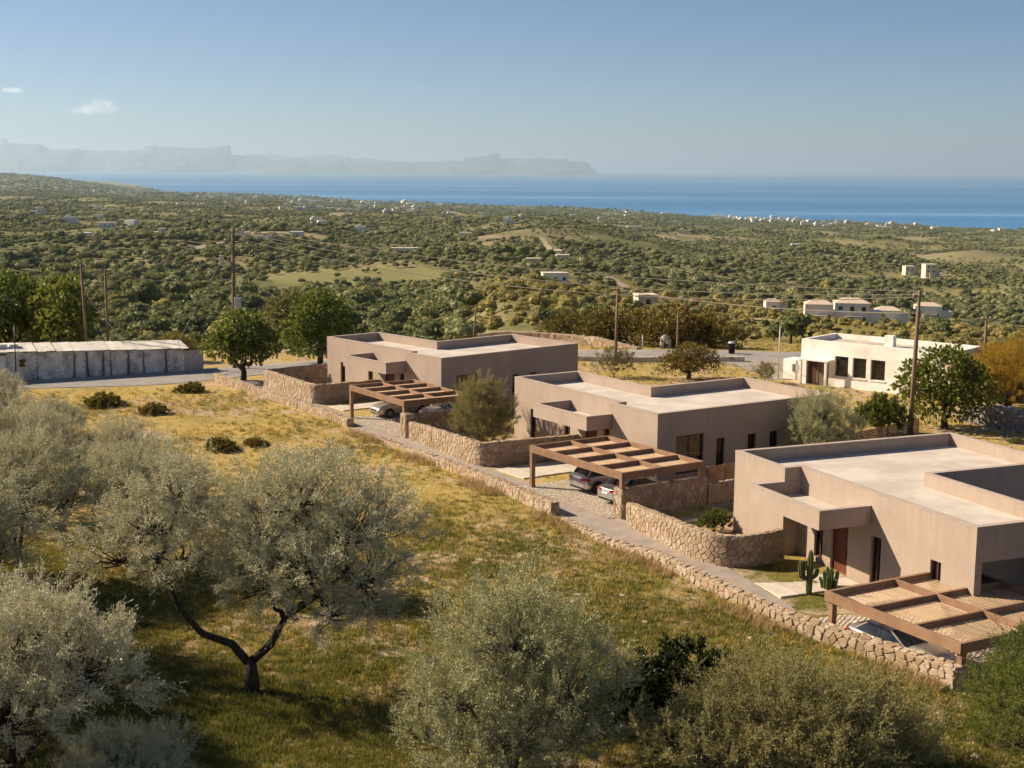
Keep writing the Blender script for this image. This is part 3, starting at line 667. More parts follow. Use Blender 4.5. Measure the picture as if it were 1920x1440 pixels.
def stone_wall(name, label, pts, heights, thick, z0=None, su=0.42, sv=0.30, sides=('right', 'start', 'end', 'top'), seed=1, cat='wall', proud=0.035, group=None, below=0.4, rough_top=0.0, smooth_it=2, chamfer=True):
    """pts: centre line of the FRONT face; walking start->end the front is on the right. heights: [(fraction, height)]"""
    global STONES_TOTAL
    rng = np.random.default_rng(seed)
    pm = PathMap(smooth_path(pts, smooth_it) if len(pts) > 2 and smooth_it else pts)
    hx = [q[0] * pm.L for q in heights]; hy = [q[1] for q in heights]
    hf = lambda u: float(np.interp(u, hx, hy))
    pm.tab(None)
    _q = pm.tp + pm.tn * 0.3; _z = ter(_q[:, 0], _q[:, 1]) if z0 is None else np.full(len(_q), z0)
    zb = lambda u: float(np.interp(u, pm.tu, _z))
    o0 = pm.at(0); base = Vector((o0[0], o0[1], zb(0)))
    root = thing(name, label, cat, base, 0, group)
    inset_ = proud * 0.6
    n = max(2, int(pm.L / 0.35)); U = np.linspace(0, pm.L, n); V = []
    for u in U:
        p, t, nn = pm.fr(u); e = 0.0
        f = p - nn * 0.0; b = p - nn * thick; z = zb(u)
        for q, zz in ((f, z - below), (f, z + hf(u) - 0.02), (b, z + hf(u) - 0.02), (b, z - below - 0.9)): V.append((q[0] - base.x, q[1] - base.y, zz - base.z))
    F = [[i * 4 + k, i * 4 + 4 + k, i * 4 + 4 + (k + 1) % 4, i * 4 + (k + 1) % 4] for i in range(n - 1) for k in range(4)] + [[0, 1, 2, 3], [n * 4 - 1, n * 4 - 2, n * 4 - 3, n * 4 - 4]]
    me = np_mesh('mortar_core', V, F); link('mortar_core', me, MATS['mortar'], root)
    def put(cx, Vs, Fs, fn):
        global STONES_TOTAL
        W = [fn(cx[0] + v[0], cx[1] + v[1], v[2]) for v in Vs]; c = np.mean(W, 0)
        me = np_mesh('stone', np.array(W) - c, Fs); link('stone', me, STONE, root, (c[0] - base.x, c[1] - base.y, c[2] - base.z)); STONES_TOTAL += 1
    hm = max(hy)
    def on_front(u, v, d):
        p, t, nn = pm.fr(min(max(u, 0), pm.L)); q = p + nn * (d - 0.0); return (q[0], q[1], zb(min(max(u, 0), pm.L)) - 0.12 + v)
    def on_back(u, v, d):
        p, t, nn = pm.fr(min(max(u, 0), pm.L)); q = p - nn * (thick + d); return (q[0], q[1], zb(min(max(u, 0), pm.L)) - 0.12 + v)
    if 'right' in sides:
        for p, a in cells(pm.L, hm + 0.10, su, sv, rng, lambda u: hf(u) + 0.08): put(*stone_mesh(p, a, proud, 0.013, rng, chamfer), on_front)
    if 'left' in sides:
        for p, a in cells(pm.L, hm + 0.10, su, sv, rng, lambda u: hf(u) + 0.08): cx, v, f = stone_mesh(p, a, proud, 0.013, rng, chamfer); put(cx, v, [q[::-1] for q in f], on_back)
    if 'top' in sides:
        rows = max(1, round(thick / 0.3))
        for p, a in cells(pm.L, thick, su * 1.05, thick / rows, rng):
            def on_top(u, v, d):
                u = min(max(u, 0), pm.L); q, t, nn = pm.fr(u); q = q - nn * v; return (q[0], q[1], zb(u) + hf(u) - 0.02 + d)
            cx, v, f = stone_mesh(p, a, 0.035 + rough_top, 0.016, rng, chamfer); put(cx, v, f, on_top)
    for nm, u, sg in (('start', 0.0, -1), ('end', pm.L, 1)):
        if nm in sides:
            q0, t, nn = pm.fr(u)
            for p, a in cells(thick, hf(u) + 0.10, min(su, thick / 1.0), sv, rng, lambda w, u=u: hf(u) + 0.08):
                def on_end(w, v, d): q = q0 - nn * w + t * (sg * d); return (q[0], q[1], zb(u) - 0.12 + v)
                cx, v, f = stone_mesh(p, a, proud, 0.013, rng, chamfer); put(cx, v, f if sg < 0 else [k[::-1] for k in f], on_end)
    return root
LW1 = [(-25.51, 116.0), (-18.33, 105.9), (-14.17, 99.9), (-11.66, 95.75)]
stone_wall('low_wall', 'low pale stone wall running from the road to the far parking bay', LW1[::-1] if False else LW1, [(0, 0.76), (0.5, 0.62), (1, 0.56)], 0.5, su=0.55, sv=0.30, seed=2, chamfer=False)
LW2 = [(-11.0, 93.9), (-7.74, 89.2), (-6.43, 86.4), (-1.83, 78.45), (2.11, 70.8)]
stone_wall('low_wall', 'low stone wall rising to a squared end beside the silver cars', LW2, [(0, 0.16), (0.28, 0.2), (0.36, 0.42), (0.6, 0.55), (1, 0.72)], 0.5, su=0.44, sv=0.27, seed=3)
LW3 = [(2.5, 69.8), (4.5, 65.4), (6.99, 61.76), (8.47, 58.1), (11.02, 52.85), (13.11, 50.3), (14.58, 48.3), (15.72, 46.38)]
stone_wall('low_wall', 'rough low stone wall curving along the lane to its corner under the near pergola', LW3, [(0, 0.12), (0.2, 0.22), (0.33, 0.48), (0.6, 0.55), (0.85, 0.62), (1, 0.8)], 0.55, su=0.46, sv=0.30, seed=4, rough_top=0.03, proud=0.07, below=1.2)
stone_wall('low_wall', 'short return of the near low wall running right under the pergola', [(15.85, 46.45), (17.3, 47.4), (19.0, 48.5)], [(0, 0.78), (1, 0.6)], 0.5, su=0.42, sv=0.3, seed=5, sides=('right', 'top'), below=1.2)
stone_wall('garden_wall', 'tall sunlit stone wall bending round the front garden of the farthest villa', [(-20.75, 113.45), (-18.0, 109.1), (-15.9, 105.6), (-15.1, 104.95), (-14.2, 105.5), (-12.2, 107.0), (-9.4, 108.9)], [(0, 1.45), (0.5, 1.55), (1, 1.5)], 0.4, su=0.5, sv=0.36, seed=6, smooth_it=3, chamfer=False)
stone_wall('garden_wall', 'shaded stone wall closing the garden behind the farthest villa', [(-20.5, 113.6), (-17.2, 116.1), (-14.3, 118.3)], [(0, 1.45), (1, 1.5)], 0.35, su=0.5, sv=0.36, seed=7, sides=('right', 'top', 'start'), chamfer=False)
stone_wall('gate_pillar', 'square stone pillar carrying the corner post of the far pergola', [(-7.62, 92.35), (-7.2, 91.7)], [(0, 1.66), (1, 1.66)], 0.75, su=0.40, sv=0.33, seed=8, cat='pillar')
stone_wall('garden_wall', 'stone wall running back from the far pergola pillar past the bushy olive', [(-7.0, 91.98), (-4.4, 93.7), (-1.0, 96.0)], [(0, 1.62), (1, 1.62)], 0.4, su=0.5, sv=0.34, seed=9, sides=('right', 'top'))
stone_wall('garden_wall', 'tall sunlit stone wall curving below the bushy olive in the middle', [(-6.95, 91.35), (-4.6, 87.4), (-2.9, 84.2), (-2.0, 82.75), (-1.0, 82.95), (0.6, 83.75), (4.3, 85.7)], [(0, 1.22), (0.45, 1.45), (0.7, 1.55), (1, 1.5)], 0.4, su=0.43, sv=0.30, seed=10, smooth_it=3, sides=('right', 'top', 'start', 'end'))
stone_wall('gate_pillar', 'square stone pillar beside the silver sedan, carrying a pergola post', [(5.42, 70.72), (5.80, 70.10)], [(0, 1.62), (1, 1.62)], 0.75, su=0.38, sv=0.32, seed=11, cat='pillar')
stone_wall('garden_wall', 'tall stone wall under the middle pergola, running back to the timber fence', [(6.1, 70.35), (8.3, 71.8), (10.7, 73.4)], [(0, 1.62), (1, 1.62)], 0.4, su=0.36, sv=0.26, seed=12, sides=('right', 'top'))
stone_wall('garden_wall', 'tall stone wall curving from the sedan round to the near villa', [(5.95, 69.2), (7.5, 65.2), (8.6, 62.9), (9.5, 61.85), (10.5, 61.65), (11.5, 62.0), (12.9, 62.85)], [(0, 1.15), (0.35, 1.4), (0.6, 1.5), (1, 1.5)], 0.4, su=0.35, sv=0.25, seed=13, smooth_it=3)
stone_wall('garden_wall', 'low stone wall under the timber fence between middle and near villa', [(10.8, 73.5), (13.9, 75.6)], [(0, 1.15), (1, 1.15)], 0.35, su=0.44, sv=0.32, seed=14, sides=('right', 'top'))
stone_wall('retaining_wall', 'long whitish stone retaining wall beyond the road', [(-4.0, 150.5), (2.29, 148.6), (6.82, 146.0), (10.51, 141.9), (12.74, 139.6)], [(0, 1.0), (0.7, 0.9), (1, 0.15)], 0.8, su=0.75, sv=0.45, seed=15, chamfer=False, sides=('right', 'top'))

# ------------------------------------------------------------------ pergolas
def pergola(label, pos, yaw, l, w, top, ground, nx, ny, posts, seed, pitch=0.142, half=0.036, tilt=0.18, th=0.02):
    root = thing('pergola', label, 'pergola', (pos[0], pos[1], ground), -yaw, 'timber parking pergolas')
    H = top - ground; bw, bh = 0.17, 0.40; T = MATS['pergola_timber']; rng = random.Random(seed)
    def part(name, mat, *b): m = MB(); m.bbox(*b, b=0.008); return m.build(name, mat, root)
    part('beam', T, 0, 0, H - bh, l, bw, H); part('beam', T, 0, w - bw, H - bh, l, w, H)
    part('beam', T, 0, bw + 0.002, H - bh, bw, w - bw - 0.002, H - 0.002); part('beam', T, l - bw, bw + 0.002, H - bh, l, w - bw - 0.002, H - 0.002)
    ys = [w * j / ny for j in range(1, ny)]; xs = [l * i / nx for i in range(1, nx)]
    cb = 0.14
    for y in ys: part('beam', T, bw + 0.002, y - cb / 2, H - 0.30, l - bw - 0.002, y + cb / 2, H - 0.004)
    yb = [bw] + [v for y in ys for v in (y - cb / 2, y + cb / 2)] + [w - bw]
    for x in xs:
        for j in range(ny): part('beam', T, x - cb / 2, yb[2 * j] + 0.002, H - 0.30, x + cb / 2, yb[2 * j + 1] - 0.002, H - 0.006)
    xb = [bw] + [v for x in xs for v in (x - cb / 2, x + cb / 2)] + [l - bw]
    mats = MATS['slat_timber']
    for i in range(nx):
        x0, x1 = xb[2 * i] + 0.003, xb[2 * i + 1] - 0.003
        mb = MB(); mb.box(-(x1 - x0) / 2, -half, -th, (x1 - x0) / 2, half, th); me = mb.mesh('slat')
        for j in range(ny):
            y0, y1 = yb[2 * j], yb[2 * j + 1]; k = int((y1 - y0) / pitch)
            for q in range(k):
                o = link('slat', me, mats, root, ((x0 + x1) / 2, y0 + (q + 0.5) * (y1 - y0) / k, H - 0.26 + rng.uniform(-0.004, 0.004)))
                o.rotation_euler = (tilt, 0, 0)
    for x, y, zb in posts:
        part('post', T, x - 0.12, y - 0.12, zb, x + 0.12, y + 0.12, H - bh + 0.01)
    return root
pergola('brown timber pergola over the parking bay of the farthest villa', (-11.91, 99.17), 0.992, 8.32, 5.4, 2.5, 0.0, 4, 2, [(0.13, 0.13, 0), (8.19, 0.13, 1.64), (0.13, 5.27, 0), (8.19, 5.27, 1.3)], 1)
pergola('brown timber pergola over the two silver cars', (1.03, 77.34), 0.987, 8.62, 5.66, 2.5, 0.0, 4, 2, [(0.13, 0.13, 0), (8.49, 0.13, 1.62), (0.13, 5.53, 0), (8.49, 5.53, 1.2)], 2)
pergola('brown timber pergola of open pale slats nearest the camera, above the low wall corner', (12.48, 52.73), 1.06, 7.06, 7.41, 1.65, -0.5, 3, 2, [(0.3, 0.2, 0), (6.9, 0.25, 0.9), (0.13, 7.28, 0), (6.93, 7.28, 0)], 3, 0.145, 0.034, 0.0, 0.008)

# cobbled parking yards: kerb-flush setts too small to pick apart singly
M('cobble', (0.62, 0.54, 0.44), (0.47, 0.40, 0.31), 3.0, 0.9, 0.01, 20)
M('cobble_bed', (0.24, 0.20, 0.155), (0.17, 0.14, 0.10), 3.0, 0.95, 0.01, 20)
def yard(label, pos, yaw, x0, x1, y0, y1, z, cell=0.23, seed=1):
    c, s = math.cos(yaw), math.sin(yaw)
    def W(a, b, zz): return (pos[0] + a * c + b * s, pos[1] - a * s + b * c, zz)
    me = np_mesh('parking_yard', [W(x0, y0, z), W(x1, y0, z), W(x1, y1, z), W(x0, y1, z)], [[0, 1, 2, 3]])
    if me.polygons[0].normal.z < 0: me.flip_normals()
    root = tag(link('parking_yard', me, MATS['cobble_bed']), label, None, None, 'structure')
    rng = random.Random(seed); mb = MB(); nx = int((x1 - x0) / cell); ny = int((y1 - y0) / (cell * 0.8))
    for i in range(nx):
        for j in range(ny):
            a = x0 + (i + 0.5 + (0.5 if j % 2 else 0) * 0.9 + rng.uniform(-0.1, 0.1)) * cell; b = y0 + (j + 0.5 + rng.uniform(-0.1, 0.1)) * cell * 0.8
            if a > x1 - 0.05: continue
            r = cell * rng.uniform(0.34, 0.45); rb = r * rng.uniform(0.7, 0.9); t0 = rng.uniform(0, 1); h = rng.uniform(0.018, 0.035)
            ring0 = [(math.cos(t0 + k * math.pi / 3), math.sin(t0 + k * math.pi / 3)) for k in range(6)]
            V = [W(a + r * u, b + rb * v, z + 0.001) for u, v in ring0] + [W(a + r * 0.75 * u, b + rb * 0.75 * v, z + h) for u, v in ring0]
            mb.add(V, [[(k + 1) % 6, k, 6 + k, 6 + (k + 1) % 6] for k in range(6)] + [[11, 10, 9, 8, 7, 6]])
    o = mb.build('cobbles', MATS['cobble'], root); o['kind'] = 'stuff'
    return root
yard('pale cobbled parking bay of the farthest villa', (-11.91, 99.17), 0.992, -0.2, 8.1, -0.4, 6.0, 0.045, seed=1)
yard('pale cobbled parking bay of the middle villa', (1.03, 77.34), 0.987, -0.4, 8.3, -0.5, 6.2, 0.045, seed=2)
yard('pale cobbled parking bay beside the near low wall', (12.48, 52.73), 1.06, -2.3, 7.6, 0.35, 8.2, -0.46, seed=3)

# slab paths to the doors
M('pale_slab', (0.58, 0.51, 0.42), (0.50, 0.43, 0.35), 1.5, 0.9, 0.006, 18, rnd=0.08)
def slab_path(label, pos, yaw, rows, z0, seed):
    """rows: (x0, x1, y0, y1) rectangles in a turned frame"""
    root = thing('slab_path', label, 'path', (pos[0], pos[1], z0), -yaw); root['kind'] = 'structure'
    for k, (x0, x1, y0, y1) in enumerate(rows):
        m = MB(); m.bbox(x0 + 0.015, y0 + 0.015, -0.05, x1 - 0.015, y1 - 0.015, 0.05 + 0.004 * (k % 3), b=0.012); m.build('slab', MATS['pale_slab'], root)
    del root['category']
    return root
slab_path('pale stone slabs leading to the door of the middle villa', (0.9, 79.2), 0.987, [(-3.3, -0.3, 0.95 * k, 0.95 * (k + 1)) for k in range(9)], 0.03, 1)
slab_path('pale stone slabs leading to the door of the farthest villa', (-12.6, 101.9), 0.95, [(-2.6, -0.2, 0.95 * k, 0.95 * (k + 1)) for k in range(8)], 0.03, 2)
slab_path('pale stone slabs beside the cacti at the near villa', (11.72, 57.73), 1.173, [(-2.5, 0.1, 0.85 * k, 0.85 * (k + 1)) for k in range(2)] + [(-2.5, 0.1, 0.85 * k, 0.85 * (k + 1)) for k in range(2, 4)], -0.22, 3)
slab_path('pale paved strip along the foot of the near villa', (11.264, 67.774), 1.173, [(4.6 + 1.2 * k, 4.6 + 1.2 * (k + 1), -0.7, 0.86) for k in range(6)], -0.17, 4)

# timber slat fences
def slat_fence(label, p0, p1, z0, z1, n):
    a = Vector(p0); b = Vector(p1); L = (b - a).length; ang = math.atan2(b.y - a.y, b.x - a.x)
    root = thing('slat_fence', label, 'fence', (a.x, a.y, z0), ang)
    k = int(L / 1.4) + 1
    for i in range(k + 1):
        m = MB(); m.box(L * i / k - 0.04, -0.05, -0.3, L * i / k + 0.04, 0.03, z1 - z0); m.build('post', MATS['pergola_timber'], root)
    m = MB(); m.box(-0.05, -0.085, -0.045, L + 0.05, -0.055, 0.045); me = m.mesh('slat')
    for i in range(n): link('slat', me, MATS['pergola_timber'], root, (0, 0, (i + 0.6) * (z1 - z0) / n))
    return root
slat_fence('brown horizontal slat fence between the middle and near villas', (10.75, 73.75), (13.8, 75.8), 1.2, 2.1, 8)
slat_fence('long pale brown slat fence behind the near villa', (22.0, 89.0), (28.6, 95.2), 0.0, 1.0, 9)

# ------------------------------------------------------------------ cars
def paint(name, c):
    m, t, n, l = nt(name); P = coords(n)
    p = finish(n, l, mixrgb(n, l, noise(n, l, P, 60, 2), c, tuple(x * 0.92 for x in c)), 0.28, metal=0.75, spec=0.5, coat=0.6); return m
paint('paint_silver', (0.62, 0.60, 0.57)); paint('paint_champagne', (0.56, 0.49, 0.42)); paint('paint_grey', (0.38, 0.385, 0.40))
M('tyre_rubber', (0.018, 0.018, 0.018), None, 5, 0.85); M('car_glass', (0.015, 0.017, 0.02), (0.02, 0.022, 0.025), 1, 0.05, spec=0.8)
M('black_trim', (0.015, 0.015, 0.016), None, 5, 0.5); M('tail_red', (0.42, 0.012, 0.015), (0.30, 0.008, 0.010), 8, 0.15, spec=0.7)
M('lamp_clear', (0.45, 0.48, 0.52), (0.25, 0.27, 0.30), 10, 0.1, spec=0.8, metal=0.4); M('rim_alloy', (0.45, 0.44, 0.42), None, 5, 0.3, metal=0.9)
M('plate_white', (0.7, 0.7, 0.68), None, 5, 0.5)
def car(label, pos, heading, z, hatch, col):
    """x forward; heading is the direction of the nose, anticlockwise from +X"""
    root = thing('parked_car', label, 'car', (pos[0], pos[1], z), heading, 'silver cars parked under the pergolas')
    W = 0.90
    X = [-2.20, -2.16, -2.02, -1.75, -1.40, -0.8, 0.0, 0.8, 1.15, 1.55, 1.90, 2.10, 2.20, 2.23]
    ww = [0.66, 0.76, 0.84, 0.88, 0.90, 0.90, 0.90, 0.90, 0.90, 0.89, 0.86, 0.78, 0.68, 0.60]
    zb = [0.38, 0.30, 0.24, 0.20, 0.19, 0.19, 0.19, 0.19, 0.19, 0.19, 0.20, 0.22, 0.26, 0.30]
    zs = [0.66, 0.84, 0.91, 0.93, 0.94, 0.93, 0.92, 0.90, 0.88, 0.84, 0.77, 0.70, 0.62, 0.52]
    zd = [0.68, 0.92, 1.02, 1.03, 1.02, 0.99, 0.97, 0.97, 0.97, 0.93, 0.86, 0.76, 0.66, 0.53]
    if hatch: zd = [0.72, 1.00, 1.06, 1.06, 1.04, 1.0, 0.98, 0.98, 0.98, 0.94, 0.87, 0.77, 0.67, 0.53]
    V = []; k = 14
    for i in range(len(X)):
        w, b, s, d = ww[i], zb[i], zs[i], zd[i]
        half = [(0.0, b), (w * 0.82, b), (w * 0.97, b + 0.07), (w, b + (s - b) * 0.45), (w * 0.985, s - 0.05), (w * 0.93, s + 0.01), (w * 0.74, d - 0.005), (0.0, d + 0.015)]
        ringp = half + [(-y, z_) for y, z_ in half[-2:0:-1]]
        V += [(X[i], y, z_) for y, z_ in ringp]
    k = 14; F = [[i * k + j, i * k + (j + 1) % k, (i + 1) * k + (j + 1) % k, (i + 1) * k + j] for i in range(len(X) - 1) for j in range(k)]
    F += [list(range(k))[::-1], [(len(X) - 1) * k + j for j in range(k)]]
    me = np_mesh('body', V, F); smooth(me); bmx = bmesh.new(); bmx.from_mesh(me); bmesh.ops.recalc_face_normals(bmx, faces=bmx.faces); bmx.to_mesh(me); bmx.free()
    body = link('body', me, MATS[col], root)
    sub = body.modifiers.new('round', 'SUBSURF'); sub.levels = 1; sub.render_levels = 2
    # cabin: glass band and roof
    if hatch: B0, B1, R0, R1, RZ = -2.02, 1.02, -1.55, -0.05, 1.46
    else: B0, B1, R0, R1, RZ = -1.72, 1.02, -1.02, -0.02, 1.42
    def ringrect(x0, x1, w, z_, r=0.16):
        out = []
        for cx, cy_, a0 in ((x1 - r, w - r, 0), (x0 + r, w - r, 90), (x0 + r, -w + r, 180), (x1 - r, -w + r, 270)):
            for a in (0, 45, 90): out.append((cx + r * math.cos(R(a0 + a)), cy_ + r * math.sin(R(a0 + a)), z_))
        return out
    rings = [ringrect(B0, B1, 0.80, 0.94), ringrect(B0 + (R0 - B0) * 0.55, B1 + (R1 - B1) * 0.55, 0.72, 0.94 + (RZ - 0.94) * 0.60), ringrect(R0 - 0.06, R1 + 0.10, 0.64, RZ - 0.07)]
    mb = MB(); n = 12
    for q in rings: mb.v += q
    for a in range(2):
        for j in range(n): mb.f.append([a * n + j, a * n + (j + 1) % n, (a + 1) * n + (j + 1) % n, (a + 1) * n + j])
    gl = mb.build('windows', MATS['car_glass'], root, sm=True)
    mb = MB(); q0 = ringrect(R0 - 0.08, R1 + 0.12, 0.655, RZ - 0.075); q1 = ringrect(R0, R1, 0.60, RZ - 0.01); q2 = ringrect(R0 + 0.3, R1 - 0.3, 0.35, RZ + 0.02)
    mb.v += q0 + q1 + q2
    for a in range(2):
        for j in range(n): mb.f.append([a * n + j, a * n + (j + 1) % n, (a + 1) * n + (j + 1) % n, (a + 1) * n + j])
    mb.f.append([24 + j for j in range(n)]); mb.build('roof', MATS[col], root, sm=True)
    for s in (-1, 1):
        mb = MB(); mb.tube([(B1 - 0.02, 0.77 * s, 0.95), (R1 + 0.12, 0.63 * s, RZ - 0.06)], 0.035, 5); mb.build('pillar', MATS[col], root)
        mb = MB(); mb.tube([(-0.35, 0.805 * s, 0.95), (-0.40, 0.66 * s, RZ - 0.06)], 0.03, 5); mb.build('pillar', MATS['black_trim'], root)
        mb = MB(); mb.tube([(B0 + 0.12, 0.74 * s, 0.97), (R0 - 0.02, 0.62 * s, RZ - 0.06)], 0.06, 5); mb.build('pillar', MATS[col], root)
        mb = MB(); mb.bbox(0.62, 0.86 if s > 0 else -1.04, 0.96, 0.78, 1.04 if s > 0 else -0.86, 1.08, b=0.03); mb.build('mirror', MATS[col], root)
        # tail lamp wraps the corner
        mb = MB(); yy = [0.40, 0.62, 0.80, 0.865]; xx = [-2.195, -2.175, -2.09, -1.86]
        for y_, x_ in zip(yy, xx): mb.v += [(x_ - 0.012, y_ * s * (1.015 if y_ > 0.8 else 1), 0.74), (x_ - 0.012, y_ * s * (1.02 if y_ > 0.8 else 1), 0.90)]
        mb.f += [[2 * i, 2 * i + 2, 2 * i + 3, 2 * i + 1] if s < 0 else [2 * i, 2 * i + 1, 2 * i + 3, 2 * i + 2] for i in range(3)]
        mb.build('tail_lamp', MATS['tail_red'], root)
        mb = MB(); yy = [0.42, 0.60, 0.76, 0.84]; xx = [2.195, 2.15, 2.04, 1.84]
        for y_, x_ in zip(yy, xx): mb.v += [(x_ + 0.02, y_ * s * 1.02, 0.58), (x_ - 0.01, y_ * s * 1.02, 0.70)]
        mb.f += [[2 * i, 2 * i + 2, 2 * i + 3, 2 * i + 1] for i in range(3)]; mb.build('headlight', MATS['lamp_clear'], root)
        for wx in (-1.34, 1.36):
            mb = MB(); pr = [(0.375 * math.cos(a), 0.375 * math.sin(a)) for a in np.linspace(0, 2 * math.pi, 21)[:-1]]
            mb.v += [(wx + u, s * 0.909, 0.345 + v) for u, v in pr]; mb.f.append(list(range(20))); mb.build('wheel_arch', MATS['black_trim'], root)
            wh = bpy.data.objects.new('wheel', None); COL.objects.link(wh); wh.parent = root; wh.location = (wx, s * 0.83, 0.325); wh.rotation_euler = (R(90 * -s), 0, 0)
            mb = MB(); mb.lathe([(0.22, -0.11), (0.30, -0.11), (0.325, -0.07), (0.325, 0.07), (0.30, 0.105), (0.235, 0.11), (0.225, 0.06)], 20); mb.build('tyre', MATS['tyre_rubber'], wh, sm=True)
            mb = MB(); mb.lathe([(0.235, 0.108), (0.22, 0.112), (0.205, 0.085)], 20)
            for sp in range(5):
                a = sp * 2 * math.pi / 5; ca, sa = math.cos(a), math.sin(a)
                q = [(0.03, -0.04), (0.21, -0.028), (0.21, 0.028), (0.03, 0.04)]
                mb.add([(u * ca - v * sa, u * sa + v * ca, 0.100) for u, v in q], [[0, 1, 2, 3]])
            mb.lathe([(0.0, 0.112), (0.05, 0.108)], 10); mb.build('rim', MATS['rim_alloy'], wh)
    mb = MB(); mb.bbox(-2.235, -0.26, 0.60, -2.185, 0.26, 0.71, b=0.01); mb.build('number_plate', MATS['plate_white'], root)
    mb = MB(); mb.bbox(-2.20, -0.62, 0.26, -2.06, 0.62, 0.40, b=0.03); mb.build('rear_bumper_trim', MATS['black_trim'], root)
    mb = MB(); mb.bbox(2.14, -0.45, 0.30, 2.245, 0.45, 0.40, b=0.02); mb.build('air_intake', MATS['black_trim'], root)
    mb = MB(); mb.bbox(2.15, -0.36, 0.50, 2.25, 0.36, 0.62, b=0.02); mb.build('grille', MATS['black_trim'], root)
    if hatch: mb = MB(); mb.bbox(-1.80, -0.62, RZ - 0.07, -1.48, 0.62, RZ - 0.025, b=0.015); mb.build('spoiler', MATS['black_trim'], root)
    return root
_h2 = math.atan2(0.549, 0.836)      # nose-in direction of the middle bay
car('silver hatchback with a black spoiler parked nose in under the middle pergola', (5.5, 77.2), _h2, 0.07, True, 'paint_silver')
car('silver sedan parked beside the stone pillar under the middle pergola', (6.95, 74.35), _h2, 0.07, False, 'paint_silver')
_h1 = math.atan2(-0.50, -0.866)
car('champagne sedan parked nose out under the far pergola', (-8.3, 100.6), math.atan2(-0.55, -0.835), 0.07, False, 'paint_champagne')
car('grey car parked deep behind the bushy olive under the far pergola', (-4.6, 99.2), math.atan2(-0.55, -0.835), 0.07, True, 'paint_grey')
car('grey sedan half hidden under the near pergola behind the low wall', (14.95, 50.5), math.atan2(-0.872, 0.489), -0.43, False, 'paint_silver')

# ------------------------------------------------------------------ cacti at the near door
M('cactus_green', (0.085, 0.11, 0.03), (0.055, 0.075, 0.02), 4.0, 0.6, 0.01, 30)
def ribbed(mb, pts, rad, ribs=9):
    pts = [Vector(p) for p in pts]; k = ribs * 2; n = len(pts); base = len(mb.v); side = Vector((1, 0.1, 0))
    for i, p in enumerate(pts):
        t = (pts[min(i + 1, n - 1)] - pts[max(i - 1, 0)]).normalized(); side = (side - t * side.dot(t)).normalized(); nn = t.cross(side)
        for j in range(k):
            a = 2 * math.pi * j / k; r = rad[i] * (1.0 if j % 2 else 0.78); mb.v.append(tuple(p + (side * math.cos(a) + nn * math.sin(a)) * r))
    for i in range(n - 1):
        for j in range(k): a = base + i * k + j; b = base + i * k + (j + 1) % k; mb.f.append([a, b, b + k, a + k])
    mb.f.append([base + (n - 1) * k + j for j in range(k)])
c1 = thing('columnar_cactus', 'tall branching column cactus beside the slabs at the near villa', 'cactus', (13.1, 58.25, -0.27)); c1.scale = (0.86, 0.86, 0.86)
mb = MB(); ribbed(mb, [(0, 0, -0.1), (0, 0, 0.5), (0.02, 0, 1.2), (0.03, 0.01, 1.9), (0.04, 0.02, 2.25), (0.04, 0.02, 2.38)], [0.15, 0.17, 0.17, 0.16, 0.10, 0.02]); mb.build('stem', MATS['cactus_green'], c1)
mb = MB(); ribbed(mb, [(0.0, 0, 0.85), (-0.25, 0.02, 0.85), (-0.42, 0.03, 1.0), (-0.47, 0.03, 1.35), (-0.47, 0.03, 1.7), (-0.47, 0.03, 1.8)], [0.08, 0.11, 0.12, 0.12, 0.09, 0.02], 7); mb.build('arm', MATS['cactus_green'], c1)
mb = MB(); ribbed(mb, [(0.0, 0, 0.9), (0.22, 0.05, 0.92), (0.36, 0.08, 1.05), (0.42, 0.09, 1.3), (0.42, 0.09, 1.4)], [0.08, 0.11, 0.12, 0.11, 0.02], 7); mb.build('arm', MATS['cactus_green'], c1)
mb = MB(); ribbed(mb, [(-0.2, 0.1, 0.9), (-0.28, 0.22, 1.1), (-0.3, 0.26, 1.6), (-0.3, 0.26, 1.72)], [0.07, 0.10, 0.09, 0.02], 7); mb.build('arm', MATS['cactus_green'], c1)
c2 = thing('clump_cactus', 'short clustered cactus right of the tall column cactus', 'cactus', (14.15, 58.85, -0.25))
for k in range(12):
    a = k * 2.4; r = 0.09 * math.sqrt(k); h = 1.05 - 0.05 * k + 0.1 * (k % 3)
    mb = MB(); ribbed(mb, [(r * math.cos(a), r * math.sin(a), -0.1), (1.3 * r * math.cos(a), 1.3 * r * math.sin(a), h * 0.5), (1.6 * r * math.cos(a), 1.6 * r * math.sin(a), h * 0.9), (1.6 * r * math.cos(a), 1.6 * r * math.sin(a), h)], [0.07, 0.085, 0.07, 0.015], 6); mb.build('stem', MATS['cactus_green'], c2)

